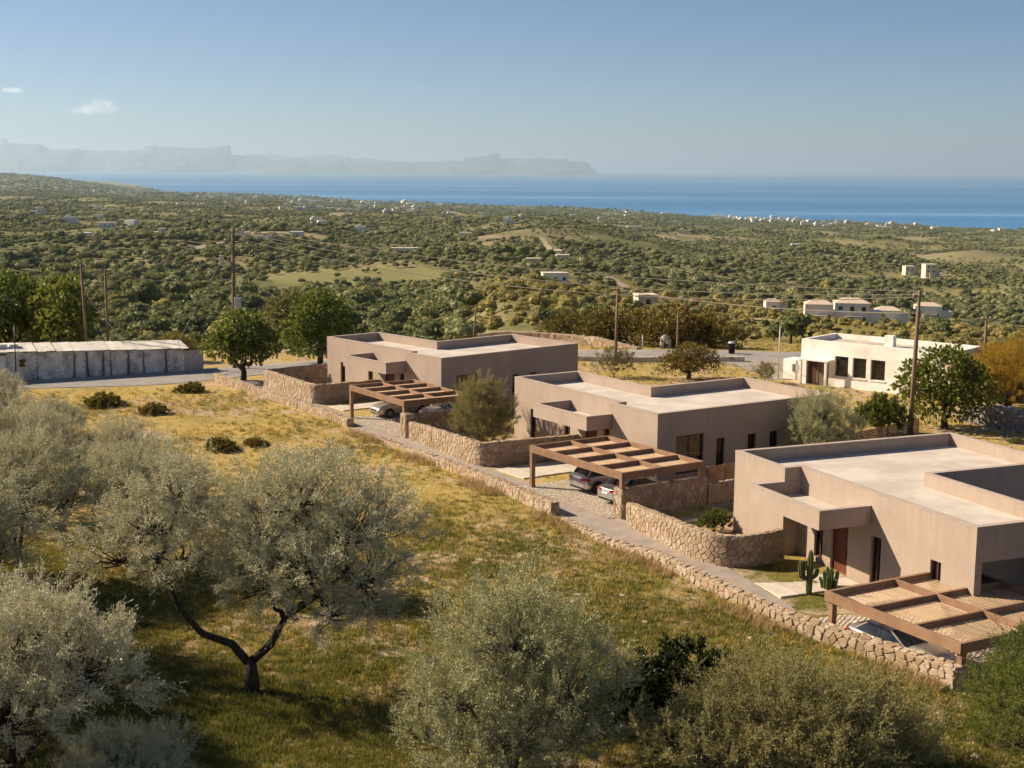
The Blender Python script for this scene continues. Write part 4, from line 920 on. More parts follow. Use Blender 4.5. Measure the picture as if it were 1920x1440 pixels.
# ------------------------------------------------------------------ old roadside buildings
M('whitewash', (0.80, 0.76, 0.70), (0.46, 0.42, 0.37), 1.1, 0.95, 0.05, 7, lo=0.42, hi=0.66)
M('aged_plaster', (0.86, 0.82, 0.75), (0.70, 0.61, 0.51), 0.55, 0.95, 0.02, 9, lo=0.45, hi=0.72)
M('streak_grey', (0.13, 0.12, 0.11), (0.20, 0.185, 0.17), 2.0, 0.95, 0.04, 9)
M('pale_sheet', (0.66, 0.62, 0.55), (0.50, 0.46, 0.40), 1.0, 0.7, 0.004, 8, rnd=0.12)
M('old_roof', (0.56, 0.49, 0.40), (0.36, 0.30, 0.24), 0.7, 0.95, 0.01, 12)
M('weathered_wood', (0.20, 0.145, 0.10), (0.13, 0.095, 0.065), 2.0, 0.9, 0.01, 12, stretch=(1, 1, 0.1))
M('pole_wood', (0.24, 0.165, 0.105), (0.16, 0.11, 0.07), 1.5, 0.9, 0.01, 14, stretch=(3, 3, 0.2))
M('wire_dark', (0.30, 0.255, 0.20), None, 5, 0.6); M('galvanised', (0.50, 0.50, 0.48), (0.40, 0.40, 0.38), 3, 0.5, metal=0.3)
M('white_plaster', (0.78, 0.75, 0.69), (0.66, 0.62, 0.55), 0.8, 0.9); M('roof_tile', (0.62, 0.50, 0.39), (0.52, 0.40, 0.30), 1.0, 0.9)
M('cream_plaster', (0.66, 0.58, 0.47), (0.56, 0.48, 0.38), 0.8, 0.9)
# the long shed by the road
sh = thing('roadside_shed', 'long low whitewashed stone shed with pale sheet roof along the road', 'shed', (-52.0, 111.4, 0), math.atan2(7.3, 14.92))
SL = 26.8
def rough_wall(mb, x0, x1, y, zb, z_a, z_b, nx, nz, amp, seed):
    r = random.Random(seed); b = len(mb.v)
    for i in range(nx + 1):
        for j in range(nz + 1):
            x = x0 + (x1 - x0) * i / nx; top = z_a + (z_b - z_a) * i / nx
            mb.v.append((x, y - (r.uniform(0, amp) if 0 < i < nx else 0), zb + (top - zb) * j / nz))
    for i in range(nx):
        for j in range(nz): a = b + i * (nz + 1) + j; mb.f.append([a, a + nz + 1, a + nz + 2, a + 1])
mb = MB(); rough_wall(mb, 10.0, 25.0, 0, -0.3, 2.45, 2.0, 110, 18, 0.22, 1); mb.box(10.0, 0.0, -0.3, 25.0, 0.5, 1.95); mb.build('wall', MATS['whitewash'], sh)
mb = MB(); rough_wall(mb, 25.05, SL, 0.1, -0.3, 1.85, 1.8, 14, 10, 0.05, 2); mb.build('corrugated_panel', MATS['galvanised'], sh)
mb = MB(); mb.box(0, -0.1, -0.3, 9.95, 4.5, 2.2); mb.build('wall', MATS['white_plaster'], sh, )
mb = MB(); mb.box(4.5, -1.6, -0.3, 8.2, -0.12, 1.15); mb.build('front_block', MATS['whitewash'], sh)
for x0, x1, za, zb_ in ((5.2, 6.4, 1.25, 1.95), (1.5, 2.7, 0.9, 1.9), (11.0, 11.5, 1.2, 1.8)):
    mb = MB(); mb.box(x0, -0.17, za, x1, -0.105, zb_); w_ = mb.build('window', MATS['dark_timber'], sh)
    mb = MB(); mb.box(x0 + 0.06, -0.185, za + 0.06, x1 - 0.06, -0.172, zb_ - 0.06); mb.build('pane', MATS['window_glass'], w_)
for k, (x, w_) in enumerate([(12.4, 0.08), (15.5, 0.16), (16.55, 0.22), (17.95, 0.20), (18.6, 0.10), (20.1, 0.22), (21.4, 0.14), (23.4, 0.20)]):  # uneven dark grey upright streaks set against the shed wall
    h = 2.4 - 0.032 * (x - 10); r = random.Random(k)
    mb = MB(); mb.tube([(x + r.uniform(-0.06, 0.06), -0.13, -0.2), (x, -0.15, h * 0.4), (x + r.uniform(-0.05, 0.05), -0.12, h * 0.8), (x, -0.12, h - 0.02)], [w_ * 0.75, w_ * 0.55, w_ * 0.45, w_ * 0.4], 6); mb.build('dark_streak', MATS['streak_grey'], sh)
n_ = 22
for i in range(n_):
    x0 = 8.6 + (SL - 1.4 - 8.6) * i / n_; x1 = 8.6 + (SL - 1.4 - 8.6) * (i + 1) / n_ + 0.04; r = random.Random(i + 50)
    h = 2.52 - 0.03 * (x0 - 10); e = r.uniform(-0.03, 0.03); mb = MB(); k = 8
    for j in range(k + 1):
        x = x0 + (x1 - x0) * j / k; dz = 0.02 * (j % 2) + e + 0.01 * (i % 2); mb.v += [(x, -0.35 + r.uniform(-0.03, 0.03), h + dz), (x, 3.2, h + 0.35 + dz)]
    mb.f += [[2 * j, 2 * j + 2, 2 * j + 3, 2 * j + 1] for j in range(k)]; o = mb.build('roof_sheet', MATS['pale_sheet'], sh)
    s_ = o.modifiers.new('thick', 'SOLIDIFY'); s_.thickness = 0.02
mb = MB(); mb.add([(-0.3, -0.5, 2.45), (8.7, -0.5, 2.45), (8.7, 5, 3.0), (-0.3, 5, 3.0), (-0.3, -0.5, 2.55), (8.7, -0.5, 2.55), (8.7, 5, 3.1), (-0.3, 5, 3.1)], [[0, 3, 2, 1], [4, 5, 6, 7], [0, 1, 5, 4], [1, 2, 6, 5], [2, 3, 7, 6], [3, 0, 4, 7]]); mb.build('roof', MATS['pale_sheet'], sh)
mb = MB(); mb.box(9.2, 1.0, 2.7, 10.2, 1.8, 3.05); mb.box(10.4, 1.1, 2.7, 11.1, 1.9, 3.0); mb.build('roof_box', MATS['white_plaster'], sh)
# abandoned flat roofed building on the right
PC = [(0, 0), (13.5, 0), (13.5, 6.0), (0, 6.0)]
ab = thing('abandoned_building', 'abandoned flat roofed building with peeling plaster and three dark window holes', 'building', (25.0, 117.88, 0), -0.7194)
mb = MB(); H3 = 3.85; ops0 = [(0.55, 2.7, 0.0, 2.1), (3.25, 4.5, 0.95, 2.65), (4.9, 6.15, 0.95, 2.65), (6.55, 7.85, 0.95, 2.65)]
P0_ = facade(mb, PC[0], PC[1], -0.4, H3, ops0, 0.3)
for i in (1, 2, 3): facade(mb, PC[i], PC[(i + 1) % 4], -0.4, H3, [], 0.3)
mb.build('wall', MATS['aged_plaster'], ab)
ins = inset(PC, 0.28); mb = MB(); ring(mb, PC, ins, H3); skirt(mb, ins, H3 - 0.45, H3, True); mb.build('parapet', MATS['aged_plaster'], ab)
mb = MB(); flat_poly(mb, ins, H3 - 0.44); mb.build('roof', MATS['old_roof'], ab)
mb = MB(); mb.box(6.2, 3.0, H3 - 0.44, 7.0, 3.6, H3 + 0.55); mb.build('chimney', MATS['aged_plaster'], ab)
for s0, s1, za, zb_ in ops0[1:]:
    f_ = MB()
    for a, b, c, d in ((s0 + 0.005, s0 + 0.07, za + 0.005, zb_ - 0.005), (s1 - 0.07, s1 - 0.005, za + 0.005, zb_ - 0.005), (s0 + 0.07, s1 - 0.07, zb_ - 0.07, zb_ - 0.005), (s0 + 0.07, s1 - 0.07, za + 0.005, za + 0.06)): f_.box(a, 0.20, c, b, 0.27, d)
    fo = f_.build('window', MATS['weathered_wood'], ab); mb = MB(); mb.box(s0 + 0.06, 0.235, za + 0.05, s1 - 0.06, 0.245, zb_ - 0.06); mb.build('pane', MATS['window_glass'], fo)
    mb = MB(); mb.box(s0 - 0.06, -0.07, za - 0.10, s1 + 0.06, 0.0, za - 0.003); mb.build('sill', MATS['aged_plaster'], fo)
f_ = MB(); f_.box(0.56, 0.2, 0.0, 0.72, 0.28, 2.09); f_.box(1.45, 0.2, 0, 1.62, 0.28, 2.09); f_.box(2.5, 0.2, 0, 2.69, 0.28, 2.09); do = f_.build('door', MATS['weathered_wood'], ab)
mb = MB(); mb.box(0.72, 0.23, 0, 1.45, 0.26, 2.08); mb.build('plank', MATS['dark_timber'], do); mb = MB(); mb.box(1.62, 0.23, 0, 2.5, 0.26, 2.08); mb.build('plank', MATS['weathered_wood'], do)
mb = MB(); mb.box(0.2, -0.95, 2.15, 3.1, -0.003, 2.30); mb.build('porch_slab', MATS['aged_plaster'], ab)
for x in (0.35, 2.75): mb = MB(); mb.box(x, -0.9, -0.3, x + 0.2, -0.7, 2.145); mb.build('porch_post', MATS['white_plaster'], ab)
mb = MB(); mb.box(-2.4, 1.2, -0.3, -0.004, 3.0, 1.75); mb.build('annex', MATS['aged_plaster'], ab); mb = MB(); mb.box(-1.5, 1.1, 0.75, -0.9, 1.196, 1.4); mb.build('meter_box', MATS['galvanised'], ab)
# ruin, boundary wall, roadside wall
_st = STONE; STONE = mk_stone('dark_rubble', (0.30, 0.29, 0.28), (0.20, 0.195, 0.19), (0.42, 0.40, 0.38))
stone_wall('ruined_wall', 'crumbling grey rubble wall in shade by the orange bush', [(33.2, 99.4), (34.8, 97.2), (36.3, 94.4), (38.5, 91)], [(0, 1.25), (0.3, 1.45), (0.6, 1.2), (1, 1.3)], 0.9, su=0.5, sv=0.36, seed=21, rough_top=0.12, proud=0.10)
STONE = mk_stone('pale_rubble', (0.60, 0.54, 0.46), (0.50, 0.44, 0.36), (0.66, 0.61, 0.54))
stone_wall('roadside_wall', 'low pale topped wall edging the near side of the road bend', [(6.2, 130.7), (12.3, 129.9), (17.5, 130.9), (22.3, 130.6)], [(0, 0.45), (1, 0.5)], 0.5, su=0.7, sv=0.3, seed=22, chamfer=False, sides=('right', 'top'))
stone_wall('boundary_wall', 'plain cream wall behind the orange bush at the right edge', [(39.5, 113.5), (46, 109)], [(0, 2.4), (1, 2.2)], 0.4, su=1.2, sv=0.6, seed=23, chamfer=False, sides=('right', 'top'), proud=0.02)
STONE = _st
sm = thing('roadside_shrine', 'small white domed roadside shrine across the road', 'shrine', (16.1, 143.2, zt(16.1, 143.2)))
sm.scale = (0.75, 0.75, 0.75); mb = MB(); mb.box(-0.7, -0.6, -0.5, 0.7, 0.6, 1.2); mb.build('body', MATS['white_plaster'], sm); mb = MB(); mb.lathe([(0.72, 1.2), (0.66, 1.5), (0.45, 1.78), (0.2, 1.92), (0.0, 1.96)], 14); mb.build('dome', MATS['white_plaster'], sm, sm=True)
mb = MB(); mb.box(-0.3, -0.63, 0.0, 0.3, -0.605, 0.8); mb.build('door', MATS['dark_timber'], sm)
bn = thing('litter_bin', 'grey litter bin standing on the road edge', 'bin', (22.0, 136.6, 0.04)); mb = MB(); mb.lathe([(0.0, 0.02), (0.30, 0.02), (0.36, 1.0), (0.38, 1.02), (0.38, 1.08), (0.0, 1.14)], 12); mb.build('body', MATS['metal_dark'], bn, sm=True); mb = MB(); mb.lathe([(0.40, 1.03), (0.40, 1.10), (0.30, 1.2), (0.0, 1.24)], 12); mb.build('lid', MATS['galvanised'], bn)

# ------------------------------------------------------------------ utility poles and wires
POLES = {}
def pole(key, label, x, y, h, lean=(0, 0), r=0.13, arm=None, extra=None, group='timber utility poles', mat='pole_wood'):
    z = zt(x, y); o = thing('utility_pole', label, 'pole', (x, y, z), 0, group)
    mb = MB(); mb.tube([(0, 0, -0.6), (lean[0] * 0.5, lean[1] * 0.5, h * 0.5), (lean[0], lean[1], h)], [r * 1.15, r, r * 0.75], 9); mb.build('shaft', MATS[mat], o, sm=True)
    if arm:
        for za, half, ang in arm:
            c, s = math.cos(ang) * half, math.sin(ang) * half; lx = lean[0] * za / h
            mb = MB(); mb.tube([(lx - c, -s, za), (lx + c, s, za)], 0.05, 5); mb.build('crossarm', MATS['weathered_wood'], o)
            for k in (-0.9, 0.0, 0.9):
                mb = MB(); mb.lathe([(0.03, 0.03), (0.05, 0.10), (0.03, 0.14), (0.05, 0.18), (0.0, 0.22)], 7, (lx + c * k, s * k, za)); mb.build('insulator', MATS['white_plaster'], o)
    POLES[key] = (x + lean[0], y + lean[1], z + h); return o
p1 = pole('big', 'tall timber pole with transformer box rising behind the big green tree', -25.4, 124.4, 12.65, (0.15, 0), 0.17, [(12.4, 1.0, 0.3), (11.6, 0.8, 0.3)])
mb = MB(); mb.bbox(0.2, -0.35, 5.3, 0.75, 0.2, 6.5, b=0.03); mb.build('transformer_box', MATS['galvanised'], p1)
mb = MB(); mb.bbox(-1.1, -0.2, 9.4, -0.75, 0.2, 10.3, b=0.03); mb.build('switch_box', MATS['galvanised'], p1)
mb = MB(); mb.tube([(-0.75, 0, 9.9), (-0.05, 0, 9.7)], 0.03, 5); mb.build('bracket', MATS['metal_dark'], p1)
mb = MB(); mb.tube([(0.15, -0.12, 5.0), (0.4, -0.15, 7.5), (0.3, -0.12, 8.4), (0.1, -0.1, 9.0)], 0.03, 5); mb.build('cable', MATS['wire_dark'], p1)
pole('l1', 'slim timber pole behind the shed, left of a matching pair', -38.65, 124.0, 9.4, (-0.3, 0), 0.13, [(9.2, 0.45, 0.4)])
pole('l2', 'slim timber pole behind the shed, right of a matching pair', -37.1, 125.2, 8.95, (-0.05, 0), 0.13, [(8.75, 0.4, 0.4)])
pole('l3', 'thin dark post in front of the shed roof', -41.6, 113.9, 5.0, (0.05, 0), 0.05, None, None, None, 'metal_dark')
pole('r1', 'dark timber pole at the far side of the road bend', 10.07, 132.7, 6.9, (0.1, 0), 0.14, [(6.7, 0.5, 0.2)])
pole('r2', 'thin timber pole rising behind the shrubs by the road', 15.3, 126.4, 5.2, (0, 0), 0.10)
pole('r3', 'thin pale metal lamp post at the abandoned building corner', 23.5, 119.9, 4.7, (0, 0), 0.06, None, None, None, 'galvanised')
pole('r4', 'tall brown timber pole beside the dark green tree', 27.85, 94.4, 10.1, (0.15, 0), 0.155, [(9.7, 0.5, 0.4)])
p8 = pole('r5', 'timber pole with a street lamp arm beside the orange bush', 40.1, 115.6, 6.1, (-0.05, 0), 0.13, [(5.9, 0.45, 0.4)])
mb = MB(); mb.tube([(0, 0, 3.9), (0.5, -0.1, 4.15), (1.0, -0.2, 4.2)], 0.035, 6); la = mb.build('lamp_arm', MATS['galvanised'], p8); mb = MB(); mb.bbox(0.9, -0.28, 4.12, 1.4, -0.10, 4.24, b=0.03); mb.build('lamp_head', MATS['galvanised'], la)
pole('m1', 'short leaning dark pole beyond the farthest villa', -4.2, 146.0, 4.4, (0.35, 0), 0.11)
pole('m2', 'short pale post beside the retaining wall end', 13.3, 139.2, 1.5, (0, 0), 0.06, None, None, None, 'galvanised')
pole('m3', 'thin pole standing far out on the olive slope', 60.0, 300.0, 7.0, (0, 0), 0.12)
pole('m4', 'thin pole beside the white houses on the slope', 86.0, 440.0, 9.0, (0, 0), 0.14)
def wire(label, a, b, sag, r=0.014, n=40):
    r = r * 1.5
    a = Vector(a); b = Vector(b); pts = [tuple(a.lerp(b, i / n) - Vector((0, 0, sag * 4 * (i / n) * (1 - i / n)))) for i in range(n + 1)]
    o = MB().tube(pts, r, 4).build('overhead_wire', MATS['wire_dark'])
    return tag(o, label, 'wire', 'overhead power lines', 'thing')
B_, R4, R5, R1_, L1, L2 = (Vector(POLES[k]) for k in ('big', 'r4', 'r5', 'r1', 'l1', 'l2'))
wire('uppermost of the long wires from the tall transformer pole to the brown pole', B_ + Vector((0.9, 0.2, -0.05)), R4 + Vector((0.3, 0, -0.1)), 1.0, 0.02)
wire('middle of the long wires from the tall transformer pole to the brown pole', B_ + Vector((0.1, 0, -0.1)), R4 + Vector((0, 0, -0.3)), 1.7, 0.02)
wire('lowest of the long wires from the tall transformer pole to the brown pole', B_ + Vector((0.5, 0.1, -0.9)), R4 + Vector((-0.3, 0, -0.5)), 1.9, 0.02)
wire('wire from the dark road bend pole to the brown pole', R1_ + Vector((0.2, 0, -0.2)), R4 + Vector((0, 0, -1.6)), 0.5, 0.018)
wire('wire from the brown pole to the street lamp pole', R4 + Vector((0, 0, -1.4)), R5 + Vector((0, 0, -0.3)), 0.4, 0.018)
wire('lower wire from the brown pole to the street lamp pole', R4 + Vector((0, 0, -2.6)), R5 + Vector((0, 0, -1.9)), 0.4, 0.018)
wire('wire leaving the street lamp pole past the right edge', R5 + Vector((0, 0, -0.3)), (58, 104, 4.6), 0.4, 0.018)
wire('wire linking the pair of slim poles behind the shed', L1 + Vector((0, 0, -0.2)), L2 + Vector((0, 0, -0.2)), 0.15, 0.018)
wire('wire from the slim pole pair to the tall transformer pole', L2 + Vector((0, 0, -0.2)), B_ + Vector((-0.3, 0, -4.5)), 0.6, 0.016)
wire('slanting guy wire from the tall transformer pole to the shed', B_ + Vector((-0.2, 0, -1.2)), (-30.7, 124.2, 1.9), 0.0, 0.03)
wire('slanting guy wire from the slim pole pair to the shed', L1 + Vector((0, 0, -2.2)), (-34.4, 122.0, 2.0), 0.0, 0.025)
wire('wire crossing from the dark road bend pole to the slope pole', R1_ + Vector((0, 0, -0.4)), POLES['m3'], 2.5, 0.02)

# ------------------------------------------------------------------ houses beyond
def far_house(name, label, x, y, w, d, h, rot, mat='white_plaster', tile=False, wins=2, group=None, z=None, floors=1, tower=False):
    z = zt(x, y) if z is None else z; o = thing(name, label, 'house', (x, y, z), rot, group)
    mb = MB(); mb.box(-w / 2, -d / 2, -2, w / 2, d / 2, h); mb.build('wall', MATS[mat], o)
    if tile:
        mb = MB(); e = 0.2; rh = h + min(w, d) * 0.17
        mb.add([(-w / 2 - e, -d / 2 - e, h), (w / 2 + e, -d / 2 - e, h), (w / 2 + e, d / 2 + e, h), (-w / 2 - e, d / 2 + e, h), (-w / 2 * 0.4, 0, rh), (w / 2 * 0.4, 0, rh)], [[0, 1, 5, 4], [1, 2, 5], [2, 3, 4, 5], [3, 0, 4], [0, 3, 2, 1]]); mb.build('roof', MATS['roof_tile'], o)
    else:
        mb = MB(); mb.box(-w / 2 - 0.15, -d / 2 - 0.15, h + 0.003, w / 2 + 0.15, d / 2 + 0.15, h + 0.3); mb.build('roof', MATS['cream_plaster'], o)
    if not name.startswith('farm'):
        mb = MB(); mb.box(w / 2 + 0.003, -d / 2 + 0.8, -2, w / 2 + w * 0.35, d / 2 - 0.5, h * 0.62); mb.build('annex', MATS[mat], o)
        mb = MB(); mb.box(-w * 0.2, -d / 2 - 1.6, -2, w * 0.3, -d / 2 - 0.003, h * 0.42); mb.build('terrace', MATS['cream_plaster'], o)
    for f in range(floors):
        for k in range(wins):
            cx = -w / 2 + w * (k + 0.5) / wins; zz = 0.9 + f * h / floors; ww = min(1.2, w / wins * 0.45)
            mb = MB(); mb.box(cx - ww / 2, -d / 2 - 0.04, zz, cx + ww / 2, -d / 2 - 0.003, zz + 1.3); wi = mb.build('window', MATS['dark_timber'], o)
            mb = MB(); mb.box(cx - ww / 2 + 0.08, -d / 2 - 0.06, zz + 0.08, cx + ww / 2 - 0.08, -d / 2 - 0.043, zz + 1.22); mb.build('pane', MATS['window_glass'], wi)
    return o
hA = far_house('white_house', 'white house with tiled roof on the slope, left of a joined pair', 88.9, 398, 8, 7, 5.2, -0.15, tile=True, wins=3)
far_house('white_house', 'larger white two storey house on the slope, right of a joined pair', 100.1, 405, 10, 8, 6.4, -0.15, tile=True, wins=3, floors=2)
far_house('white_house', 'low white house with brown roof right of the white pair', 128, 467, 8.5, 7, 4.6, -0.2, tile=True, wins=2)
far_house('white_house', 'white house far right among trees beyond the abandoned building', 176.8, 583, 11, 8, 5.6, -0.2, tile=True, wins=3)
far_house('white_house', 'small red roofed cottage left of the white pair', 84.8, 447, 5, 5, 3.6, 0, tile=True, wins=1)
far_house('tower_house', 'narrow cream two storey house on the wooded rise, left one', 332, 1153, 8.5, 8, 7.5, 0.1, 'cream_plaster', wins=2, floors=2)
far_house('tower_house', 'taller cream house on the wooded rise, right one', 335, 1107, 9, 9, 10.5, 0.1, 'cream_plaster', wins=2, floors=3)
far_house('farm_building', 'flat white farm roof in the valley behind the villas', 16.6, 543, 10, 7, 3.6, 0.1, wins=3)
far_house('farm_building', 'long pale farm building under the wires', -76.6, 981, 20, 8, 4.2, 0.1, wins=5)
far_house('farm_building', 'short pale outbuilding at the end of the long farm building', -62, 975, 8, 7, 3.4, 0.1, wins=2)
far_house('farm_building', 'white house showing just right of the tall transformer pole top', -202, 1033, 10, 8, 4.2, 0.2, wins=3)
far_house('farm_building', 'pale flat roofed house alone on the left slope', -358, 1218, 15, 9, 4.2, 0.25, wins=4)
far_house('farm_building', 'white house left of the bare brown field', -49.4, 1424, 12, 9, 5.5, 0, wins=3)
far_house('farm_building', 'small red roofed house below the bare brown field', 31.8, 985, 7, 6, 3.2, 0, tile=True, wins=2)
far_house('farm_building', 'small pale roofed house below the red roofed one', 26.4, 730, 7, 6, 3.0, 0.1, wins=2)
far_house('farm_building', 'small cream shed among trees behind the middle villa', 9.8, 658, 7, 5, 2.6, 0, 'cream_plaster', wins=1)
far_house('farm_building', 'pale long building on the plain near the coast', 238, 2703, 30, 14, 7, 0, wins=4)
far_house('farm_building', 'pale rocky hut on the yellow slope behind the road', 35.9, 370, 5.5, 5, 3.2, 0.2, 'cream_plaster', wins=1)
FAR2 = [(-340,1232,0,8,4),(-228,870,0,8,4),(1026,3126,0,10,4),(443,3778,0,10,6),(294,2393,0,10,4),(1864,5299,0,20,8),(-161,1454,0,8,4),(1491,5565,0,20,7),(-334,1077,0,8,4),(577,4617,0,22,6),(-710,2050,0,8,4),(861,2898,0,9,4),(-221,872,0,8,4),(-820,2483,0,11,4),(-255,1777,0,8,4),(-395,1117,0,8,4),(868,5001,0,12,8),(1797,6226,0,28,8),(-779,2578,0,8,4),(-8,1124,0,8,4),(-162,894,0,8,4),(-90,1820,0,8,4),(-469,1460,0,8,4),(464,2640,0,10,4),(342,1669,0,8,4),(-403,1520,0,8,4),(1142,6072,0,20,7),(2043,5601,0,16,8),(-371,1135,0,8,4),(-11,2954,0,11,4),(-713,2083,0,8,4),(-187,1421,0,8,4),(-243,1754,0,8,4),(-445,1446,0,8,4),(839,5798,0,26,9),(-402,1517,0,8,4),(356,2241,0,9,4),(977,4637,0,12,6),(-7,1745,0,8,4),(-222,1142,0,8,4),(-165,1053,0,8,4),(299,2394,0,8,4),(-473,1577,0,8,4),(-282,1097,0,8,4)]
FAR = [(1082,5535,-176.8,12,8),(981,5737,-179.0,17,9),(981,5114,-170.5,13,8),(786,5320,-171.1,14,7),(1108,5512,-176.8,17,9),(836,5595,-175.5,16,6),(967,5166,-171.0,12,8),(912,5509,-175.6,21,7),(1072,5436,-175.5,20,9),(943,5443,-174.8,23,6),(876,5532,-175.5,22,8),(1118,5445,-176.0,19,10),(1030,5291,-173.3,11,7),(867,5404,-173.8,12,7),(942,5320,-173.1,24,9),(922,5751,-178.7,22,6),(1004,5489,-175.7,20,8),(1002,5684,-178.3,22,8),(862,5792,-178.2,14,10),(941,5220,-171.7,18,9),(1059,5185,-172.2,20,9),(932,5709,-178.3,16,9),(914,5798,-179.2,17,9),(935,5204,-171.4,11,7),(979,5217,-171.9,24,6),(947,5264,-172.3,10,8),(871,5511,-175.2,24,8),(923,5348,-173.4,13,9),(927,5459,-175.0,17,9),(925,5310,-172.9,18,10),(1049,5419,-175.1,18,9),(1079,5392,-175.0,18,8),(1038,5530,-176.4,22,8),(863,5783,-178.1,24,9),(1232,5247,-175.2,16,10),(983,4661,-161.6,20,10),(1272,5183,-175.2,15,8),(1114,4882,-168.1,19,5),(1247,5155,-174.5,17,9),(977,4453,-155.8,12,8),(1085,5056,-170.7,22,11),(1078,5054,-170.6,22,7),(1084,4814,-166.4,19,8),(1132,4823,-167.4,15,9),(1113,4796,-166.7,16,7),(989,4376,-155.0,12,5),(-456,3701,-93.4,19,4),(-785,7297,-166.2,29,11),(-508,6910,-162.5,34,10),(-250,3376,-85.5,17,5),(-416,4812,-119.4,12,7),(-220,3295,-86.2,7,5),(-796,7661,-172.3,18,13),(-314,4842,-121.0,15,7),(-247,3386,-84.5,7,4),(-348,4938,-122.1,20,8),(-314,3701,-92.8,14,4),(-417,3705,-98.5,7,6),(-468,6713,-159.1,14,9),(-552,5320,-127.9,18,10),(-432,3704,-96.7,7,7),(-391,3778,-93.5,7,5),(-335,4078,-100.9,19,5),(-448,4516,-111.6,9,8),(-688,6996,-162.8,19,11),(-824,6810,-154.3,20,9),(-323,4088,-100.4,20,6),(-681,6430,-151.0,15,8),(-351,4048,-102.9,12,5),(-250,3350,-88.8,7,4),(-383,4954,-121.9,16,8),(-598,7751,-175.5,41,14),(-516,5242,-126.6,15,8),(-547,4908,-118.6,25,7),(-519,7109,-166.2,35,8),(-416,3755,-92.0,11,4),(-442,3723,-92.7,7,4),(-222,3378,-85.6,10,4),(-238,3376,-85.4,14,5),(-207,2259,-53.6,8,4),(-160,3304,-84.2,13,4),(397,5305,-153.4,16,5),(33,5247,-139.2,23,5),(-78,3279,-88.7,10,4),(451,3827,-124.9,10,4),(94,3294,-90.3,9,4),(247,3924,-121.3,10,5),(-355,6877,-163.9,14,7),(425,5178,-153.0,17,6),(-162,6717,-165.0,16,9),(0,4698,-127.3,12,6),(337,4996,-145.3,17,6),(139,3197,-88.9,11,4),(685,6047,-175.4,18,6),(20,2937,-81.9,11,4),(-150,3244,-88.2,12,4),(498,6018,-167.7,15,8),(-348,6456,-155.9,22,8),(277,5963,-158.5,16,8),(11,5649,-147.3,11,6),(663,6049,-174.7,22,9),(354,5276,-150.7,20,5),(-1100,5985,-119.2,25,10),(-946,6208,-133.3,25,11),(-792,3976,-81.2,9,4),(-1331,8459,-163.8,30,10),(-573,3503,-78.6,15,5),(-947,4808,-97.0,18,8),(-1136,4952,-94.8,10,6),(-422,2706,-61.4,12,4),(-535,2740,-58.8,9,4),(-512,3412,-80.3,7,5),(-1326,5872,-108.9,19,7),(-954,6476,-139.8,15,10),(-1436,6772,-123.0,31,8),(-991,4351,-87.0,8,7),(-1619,6908,-122.3,31,10),(-492,3711,-91.2,14,4),(-1362,8179,-157.1,16,14),(-779,3768,-82.8,12,6),(-444,2656,-60.2,8,4),(-709,4880,-110.8,16,7),(-1181,7102,-142.3,22,11),(-1192,5770,-110.0,12,10),(-522,3759,-90.0,14,6),(-735,3107,-67.0,10,5),(-730,3190,-66.1,7,6),(-774,4881,-107.3,18,6),(-1346,7324,-138.5,19,10),(-1034,4624,-91.3,9,5),(-524,2572,-56.4,10,4),(-1383,6301,-115.5,19,10),(-835,5769,-127.8,24,10),(-984,6928,-149.3,22,8),(-1418,8170,-154.5,26,10),(-1215,6519,-126.5,12,9),(-747,3888,-80.0,8,6),(-1398,6737,-123.5,20,11),(-783,3779,-82.0,15,4),(-1122,5155,-98.5,18,7),(-1366,7781,-148.3,21,10),(-644,4173,-95.1,11,7),(-1595,7026,-124.0,20,11),(-763,5852,-133.7,13,9),(-759,3145,-66.1,8,4),(-706,3131,-66.9,13,4),(1585,4309,-168.0,14,5),(1357,5006,-175.0,14,6),(1208,4239,-156.9,10,7),(1403,4598,-170.1,18,7),(1431,5214,-178.2,20,7),(1507,5171,-179.1,13,7),(1537,4409,-170.4,15,7),(1196,4476,-163.7,23,6),(1248,4214,-158.1,11,5),(1263,4901,-171.4,20,7),(1641,4634,-174.6,19,7),(1242,4686,-167.3,14,6),(-1653,6083,-105.3,12,5),(-1879,6012,-87.5,17,5),(-2444,8091,-103.1,22,8),(-1969,7758,-132.3,21,9),(-1204,4852,-93.2,16,5),(-2278,7042,-84.2,21,7),(-2671,9862,-150.5,27,10),(-2591,10465,-175.6,23,14),(-1969,6737,-101.8,14,5),(-1596,5351,-89.4,16,5),(-1413,5232,-95.5,16,4),(-1632,5251,-84.9,11,7),(-1366,5000,-91.9,8,7),(-2102,8301,-141.5,24,6),(-1683,6623,-116.8,19,9),(-1767,5490,-82.2,9,4),(-2274,7921,-114.9,22,7),(-1489,5440,-97.3,18,5),(-1890,6283,-94.4,17,9),(-1899,6864,-111.1,14,9),(-2799,10275,-153.2,21,9),(-2025,7131,-109.4,13,8),(-1982,7322,-118.2,23,6),(-1884,5900,-84.2,15,8),(-1463,5887,-108.2,18,7),(-1859,6581,-105.7,22,6),(-2066,5895,-73.1,17,4),(-2473,7276,-74.7,17,8),(-1893,5504,-75.6,16,4),(-1873,5278,-73.8,13,7),(-1907,5527,-75.3,17,8),(-2865,7754,-59.8,13,7),(-1843,4991,-73.6,9,5),(-1821,5528,-79.7,11,5),(-2260,6449,-71.9,17,7),(-1899,5183,-73.0,19,6),(-1863,5093,-73.3,12,5),(-1763,4921,-74.6,15,4),(-2157,6111,-71.9,14,7),(-2283,6999,-82.6,24,10),(-1736,4821,-74.2,17,6),(-2323,6365,-68.9,21,7),(-2010,5472,-71.8,13,5),(-2595,7334,-67.8,17,5)]
_meshes = []
